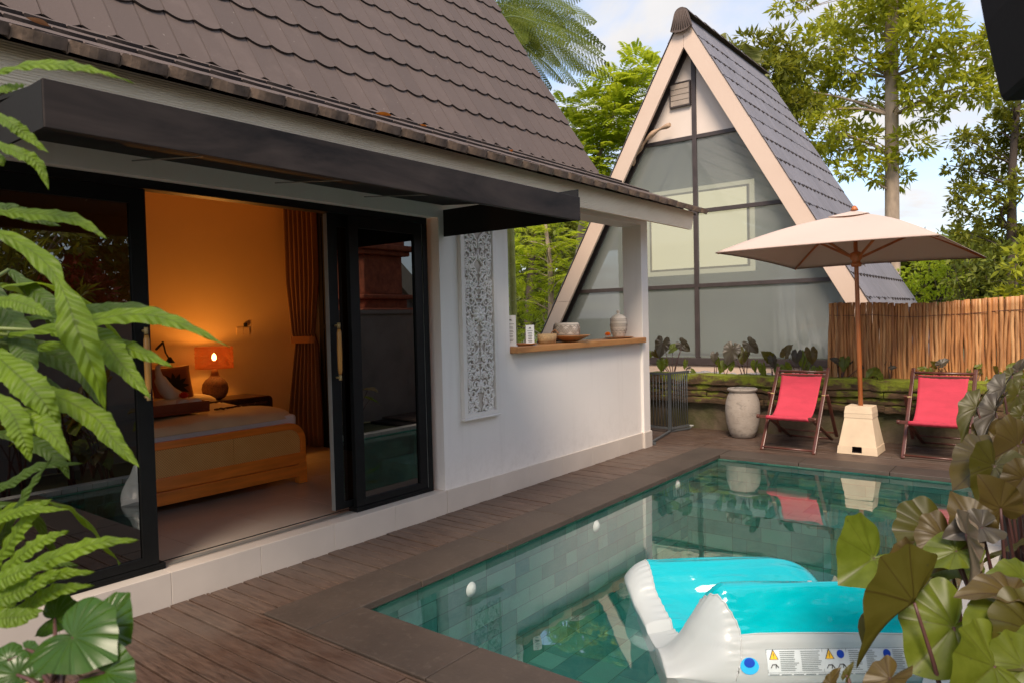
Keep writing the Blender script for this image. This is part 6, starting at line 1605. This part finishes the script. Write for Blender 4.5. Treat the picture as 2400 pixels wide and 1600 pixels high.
UPF = [
 (px((-40, 520, 1.62), (40, 555, 1.6), (110, 610, 1.55), (150, 680, 1.52), (178, 760, 1.5), (215, 850, 1.5), (243, 945, 1.52)), .050, 'frond', (.35, .2, .9), dict(crinkle=.16, wtab=[(0, .8), (.3, .75), (.43, .38), (.5, .6), (.62, 1.25), (.85, 1.35), (1, 1)])),
 (px((20, 770, 1.75), (160, 745, 1.65), (310, 722, 1.6), (420, 745, 1.55), (528, 797, 1.52)), .032, 'frond', (-.05, .55, .8), dict(crinkle=.2, wtab=[(0, 1), (.6, 1.1), (.85, .75), (1, .5)])),
 (px((40, 735, 1.85), (200, 712, 1.75), (330, 712, 1.7), (440, 752, 1.65)), .030, 'frond_dark', (0, .5, .85), dict(crinkle=.2)),
 (px((60, 800, 1.8), (200, 785, 1.7), (300, 802, 1.65), (395, 840, 1.6)), .036, 'frond', (.05, .5, .85), dict(crinkle=.2)),
 (px((120, 760, 1.75), (225, 775, 1.65), (275, 830, 1.6), (345, 912, 1.56)), .046, 'frond', (.3, .4, .85), dict(crinkle=.16, base=.4)),
 (px((20, 880, 1.7), (120, 905, 1.6), (215, 955, 1.55), (262, 1010, 1.52), (320, 1072, 1.5)), .040, 'frond', (.2, .5, .85), dict(crinkle=.22)),
 (px((-40, 790, 1.6), (30, 850, 1.5), (90, 910, 1.45), (140, 985, 1.45)), .050, 'frond', (.35, .4, .85), dict(crinkle=.2)),
 (px((-50, 930, 1.5), (40, 955, 1.45), (110, 985, 1.42), (162, 1058, 1.4)), .036, 'frond', (.2, .5, .85), dict(crinkle=.2)),
 (px((-40, 700, 1.5), (20, 690, 1.45), (70, 705, 1.42), (120, 728, 1.4)), .028, 'frond', (0, .5, .85), dict(crinkle=.2)),
 (px((-30, 175, 1.5), (60, 150, 1.45), (150, 150, 1.42), (230, 165, 1.4), (306, 190, 1.4)), .022, 'frond', (0, .35, .93), dict(crinkle=.25, wtab=[(0, 1), (.5, .9), (.75, .5), (1, .4)])),
 (px((-40, 215, 1.55), (0, 205, 1.5), (30, 200, 1.5), (60, 195, 1.5)), .02, 'frond', (0, .4, .9), dict(crinkle=.2)),
 (px((-40, 250, 1.5), (20, 280, 1.45), (60, 310, 1.45), (112, 352, 1.45)), .022, 'frond', (.3, .4, .85), dict(crinkle=.25)),
 (px((-40, 320, 1.5), (30, 345, 1.45), (85, 375, 1.45), (112, 435, 1.45)), .022, 'frond', (.3, .4, .85), dict(crinkle=.25)),
 (px((-40, 340, 1.55), (-5, 365, 1.5), (8, 382, 1.5)), .02, 'frond', (.3, .4, .85), dict(crinkle=.2)),
 (px((-40, 485, 1.65), (60, 490, 1.6), (170, 503, 1.56), (246, 548, 1.55)), .026, 'frond', (.05, .5, .85), dict(crinkle=.22)),
 (px((-40, 470, 1.75), (20, 480, 1.7), (70, 498, 1.7), (140, 520, 1.7)), .026, 'frond_dark', (0, .3, .9), dict(crinkle=.2)),
 (px((-30, 640, 1.9), (30, 740, 1.8), (60, 830, 1.75), (60, 930, 1.7)), .05, 'frond_dark', (.3, .2, .9), dict(crinkle=.2)),
 (px((20, 620, 2.0), (90, 680, 1.95), (160, 740, 1.9), (240, 760, 1.85)), .04, 'frond_dark', (.2, .4, .9), dict(crinkle=.2)),
 (px((-20, 780, 2.0), (80, 800, 1.95), (180, 850, 1.9), (230, 930, 1.85)), .045, 'frond_dark', (.2, .4, .9), dict(crinkle=.2)),
 (px((-30, 860, 1.9), (60, 870, 1.85), (160, 930, 1.8), (235, 1000, 1.75)), .04, 'frond_dark', (.2, .4, .9), dict(crinkle=.2)),
 (px((-50, 890, 1.45), (20, 940, 1.42), (50, 1000, 1.4), (70, 1060, 1.4)), .035, 'frond', (.4, .3, .85), dict(crinkle=.2)),
 (px((-20, 990, 1.9), (60, 1010, 1.85), (130, 1050, 1.8), (160, 1100, 1.8)), .03, 'frond_dark', (.2, .4, .9), dict(crinkle=.2)),
]
uroot = dep(-190, 820, 1.75)
nest_fern('upper crinkled fern with long bright fronds hanging before the bedroom door', uroot, UPF, uroot)
LOF = [
 (px((-60, 1230, 1.6), (0, 1190, 1.55), (70, 1170, 1.5), (160, 1168, 1.5)), .020, 'frond', (0, .5, .85), dict(crinkle=.22)),
 (px((-40, 1330, 1.6), (20, 1250, 1.55), (70, 1180, 1.52), (118, 1145, 1.5)), .034, 'frond', (-.3, .3, .9), dict(crinkle=.22)),
 (px((-40, 1360, 1.55), (30, 1290, 1.5), (90, 1245, 1.47), (156, 1217, 1.45)), .030, 'frond', (-.2, .45, .85), dict(crinkle=.26)),
 (px((-40, 1400, 1.5), (60, 1310, 1.45), (150, 1270, 1.42), (230, 1245, 1.4), (318, 1238, 1.4)), .028, 'frond', (-.1, .5, .85), dict(crinkle=.28)),
 (px((-30, 1420, 1.5), (50, 1360, 1.45), (120, 1320, 1.42), (218, 1312, 1.4)), .026, 'frond', (-.1, .5, .85), dict(crinkle=.26)),
 (px((-20, 1440, 1.45), (50, 1400, 1.42), (120, 1358, 1.4), (212, 1342, 1.38)), .028, 'frond', (-.1, .5, .85), dict(crinkle=.28)),
 (px((-40, 1380, 1.6), (40, 1330, 1.55), (100, 1290, 1.5), (180, 1298, 1.48)), .028, 'frond_dark', (-.1, .5, .85), dict(crinkle=.26)),
 (px((-50, 1290, 1.7), (10, 1220, 1.65), (60, 1130, 1.6), (118, 1050, 1.58)), .022, 'frond_dark', (-.3, .3, .9), dict(crinkle=.22)),
 (px((-50, 1130, 1.7), (20, 1110, 1.65), (90, 1070, 1.62), (190, 1062, 1.6)), .020, 'frond_dark', (0, .5, .85), dict(crinkle=.22)),
 (px((-50, 1440, 1.4), (0, 1420, 1.38), (50, 1415, 1.36), (100, 1400, 1.35)), .03, 'frond', (0, .5, .85), dict(crinkle=.28)),
 (px((-50, 1340, 1.45), (0, 1330, 1.4), (50, 1310, 1.38), (110, 1290, 1.36)), .03, 'frond', (0, .5, .85), dict(crinkle=.28)),
 (px((-50, 1390, 1.42), (10, 1370, 1.4), (70, 1345, 1.38), (140, 1310, 1.36)), .03, 'frond', (0, .5, .85), dict(crinkle=.28)),
]
lroot = dep(-170, 1420, 1.5)
nest_fern('lower crinkled fern with short arching fronds beside the doorstep', lroot, LOF, lroot)
fp = thing('fern_stump', 'dark tree stump carrying the upper crinkled fern', 'stump', (uroot.x, uroot.y, 0))
b = MB(); b.tube([(uroot.x-.06, uroot.y-.06, -.02), (uroot.x-.05, uroot.y-.05, .6), (uroot.x-.03, uroot.y-.04, uroot.z-.03)], [.075, .06, .055], 12); part('stump_wood', b, M['dark_bark'], fp)
fq = thing('fern_pot', 'grey stone pot holding the lower crinkled fern', 'pot', (lroot.x, lroot.y, 0))
b = MB(); b.lathe([(0, 0), (.09, 0), (.12, .25), (.13, lroot.z-.02), (.12, lroot.z), (.10, lroot.z-.03), (0, lroot.z-.03)], (lroot.x-.06, lroot.y-.05, 0), 24); part('pot_body', b, M['pot_stone'], fq)
# heart-leaved plant in a clay pot
pr_ = dep(100, 1640, 1.22); hroot = dep(120, 1625, 1.16)
hp = thing('heart_leaf_plant', 'green heart-leaved plant with ribbed leaves growing from the clay pot', 'plant', hroot)
st = MB()
def hl(J, T, nv, w_=1.0, d0=1.2, d1=1.15):
    J_, T_ = dep(*[J[0], J[1], d0]), dep(T[0], T[1], d1); b = MB(); taro_leaf(b, J_, T_, CR*nv[0]+CU*nv[1]-CF*nv[2], w_, .22, .012, HEART, .15)
    part('leaf_blade', b, M['heart_leaf'], hp); petiole(st, J_, hroot+V((random.uniform(-.03, .03), random.uniform(-.03, .03), -.02)), .004, .1)
hl((171, 1492), (262, 1530), (-.05, .80, .58), 1.0, 1.22, 1.19); hl((238, 1470), (300, 1500), (-.05, .66, .75), 1.25, 1.30, 1.27)
hl((128, 1448), (190, 1432), (.1, .72, .65), .9, 1.45, 1.44); hl((246, 1575), (312, 1592), (-.1, .62, .75), 1.1, 1.2, 1.19)
hl((40, 1580), (-10, 1570), (.1, .6, .75), 1.1, 1.2, 1.19); hl((75, 1590), (108, 1558), (.3, .4, .85), .9, 1.2, 1.21); hl((20, 1545), (-40, 1560), (0, .7, .7), 1, 1.3, 1.29)
hl((62, 1520), (96, 1532), (-.2, .7, .7), .6, 1.3, 1.29)
part('stems', st, M['stem_dark'], hp)
fe = dep(110, 1588, 1.27); fd = V((CF.x, CF.y, 0)).normalized(); rim = fe-fd*.148
cp = thing('clay_pot', 'clay flower pot with peach rim at the bottom left corner', 'pot', (rim.x, rim.y, fe.z-.3))
rz_ = fe.z
b = MB(); b.box(rim.x-.13, rim.x+.13, rim.y-.13, rim.y+.13, -.02, rz_-.302); b.box(rim.x-.16, rim.x+.16, rim.y-.16, rim.y+.16, -.02, .06)
ps = single('pot_pedestal', b, M['cream_stone'], 'cream stone pedestal under the clay pot', 'pedestal', (rim.x, rim.y, 0), bevel=.006)
b = MB(); R_ = .135; b.lathe([(0, -.30), (.09, -.30), (.125, -.05), (.128, -.03), (.145, -.03), (.148, -.004), (.142, .0), (.128, -.002), (.124, -.03), (0, -.035)], (rim.x, rim.y, rz_), 40); part('pot_body', b, M['terracotta'], cp)
b = MB(); b.lathe([(0, -.022), (.123, -.026)], (rim.x, rim.y, rz_), 20); part('soil', b, M['soil'], cp)

# ------------------------------------------------------------------ right boundary, outside the frame but mirrored in the doors and the pool
b = MB(); b.box(.86, 1.02, -3, 12, -.05, 1.80); b.box(.83, 1.05, -3, 12, 1.801, 1.87)
single('garden_wall', b, M['concrete'], 'rough rendered garden wall beyond the right bed, mirrored in the door glass', 'wall', (.94, 3, 0))
sh = thing('brick_shrine', 'red carved brick shrine tower mirrored in the right door glass', 'shrine', (3.6, 10.6, 0))
for nme, tiers in (('shrine_base', ((1.0, 0, 1.6), (1.15, 1.6, 1.75), (.95, 1.75, 1.95))), ('shrine_tower', ((.62, 1.95, 2.15), (.72, 2.15, 2.25), (.55, 2.25, 3.1), (.68, 3.1, 3.2), (.78, 3.2, 3.32), (.6, 3.32, 3.5), (.45, 3.5, 4.2), (.6, 4.2, 4.35), (.35, 4.35, 4.9)))):
    b = MB()
    for h, z0, z1 in tiers: b.box(3.6-h/1.0, 3.6+h, 10.6-h, 10.6+h, z0, z1)
    part(nme, b, M['brick_red'], sh, bevel=.03)
nb = thing('neighbour_house', 'pale neighbouring gable with cream coping mirrored in the door glass', 'house', (6.0, 11, 0))
b = MB(); b.prism([(7.5, 0), (14, 0), (14, 2.2), (11, 4.6), (10.4, 5.2), (9.8, 4.6), (7.5, 2.2)], 'X', 5.4, 9); part('house_wall', b, M['concrete'], nb)
b = MB()
for a, c in (((5.35, 10.4, 5.25), (5.35, 14.2, 2.1)), ((5.35, 10.4, 5.25), (5.35, 7.3, 2.1))): b.bar(a, c, .5, .16, (1, 0, 0))
part('gable_coping', b, M['cream_paint'], nb)
ft = V((1.75, 2.9, 0)); t_ = thing('frangipani_tree', 'bare-limbed garden tree mirrored in the left door glass', 'tree', ft)
b = MB(); LV = []; b.tube([ft, ft+V((.05, .05, .8))], [.09, .07], 9)
for k in range(9):
    a = k*.75; e = ft+V((.75*math.cos(a), .9*math.sin(a), 1.9+.5*(k % 3))); limb_tubes(b, ft+V((.05, .05, .8)), [e], .05, .1, 2)
    T, D = ball(e, .42, 36, .8, .3); LV.append(whorls(T, D, 6, .20, .06))
part('trunk', b, M['bark'], t_); part('crown', merge(LV), M['leaf_dark'], t_)
for k, (x, y, z) in enumerate(((1.65, 3.9, 1.9), (1.7, 1.0, 1.9), (1.65, 5.4, 1.8))):
    t_ = thing('shrub', ['dark red shrub below the bare-limbed tree, mirrored in the glass', 'dark shrub at the near end of the garden wall, mirrored in the glass', 'dark shrub midway along the garden wall, mirrored in the glass'][k], 'shrub', (x, y, 0))
    T, D = ball(V((x, y, z)), .55, 230, 1.3, .2); part('foliage', whorls(T, D, 6, .13, .06), M['leaf_red'] if k == 0 else M['leaf_dark'], t_)
    b = MB(); limb_tubes(b, (x, y, 0), [(x+.2, y, z), (x-.2, y+.2, z), (x, y-.2, z+.3)], .02); part('stems', b, M['dark_bark'], t_)
for k, (x, y, z) in enumerate(((5.2, .5, 3.0), (5.0, 3.2, 3.4), (6.4, 6.0, 3.6), (5.5, -2.2, 3.2))):
    t_ = thing('garden_tree', 'leafy garden tree beyond the right wall, seen only mirrored in the glass', 'tree', (x, y, 0), 'trees mirrored in the door glass'); LV = []; b = MB(); b.tube([(x, y, 0), (x+.1, y, z)], [.14, .07], 8)
    for j in range(9):
        c = V((x+random.uniform(-.9, .9), y+random.uniform(-1.4, 1.4), z+random.uniform(-1.6, 1.5))); T, D = ball(c, .85, 95, .9, .2); LV.append(whorls(T, D, 6, .24, .09)); limb_tubes(b, (x+.05, y, z*.6), [c], .03)
    part('trunk', b, M['dark_bark'], t_); part('crown', merge(LV), M['leaf_deep'], t_)
# dark timber eave end hanging into the top right corner
e0, e1 = dep(2290, -10, 2.0), dep(2358, 236, 2.0)
ev = thing('dark_eave', 'black roof eave hanging into the top right corner of the view', 'eave', e0)
b = MB()
ol = [dep(u, v, 2.0) for u, v in ((2285, -70), (2308, 60), (2330, 160), (2346, 228), (2356, 238), (2470, 232), (2560, -70))]
back = V((.35, -.5, .15)); A = [b.vert(p) for p in ol]; B_ = [b.vert(p+back) for p in ol]
b.face(A); b.face(B_[::-1])
for k in range(len(A)): b.face((A[k], A[(k+1) % len(A)], B_[(k+1) % len(A)], B_[k]))
part('eave_end', b, M['sofa_black'], ev)

b = MB(); b.bar(dep(2430, 60, 2.02)+back*.5, V((.94, 1.6, 2.62)), .10, .12); part('eave_rafter', b, M['sofa_black'], ev)
b = MB(); b.bar((.94, 1.6, 1.872), (.94, 1.6, 2.66), .09, .09, (1, 0, 0)); part('eave_post', b, M['sofa_black'], ev)
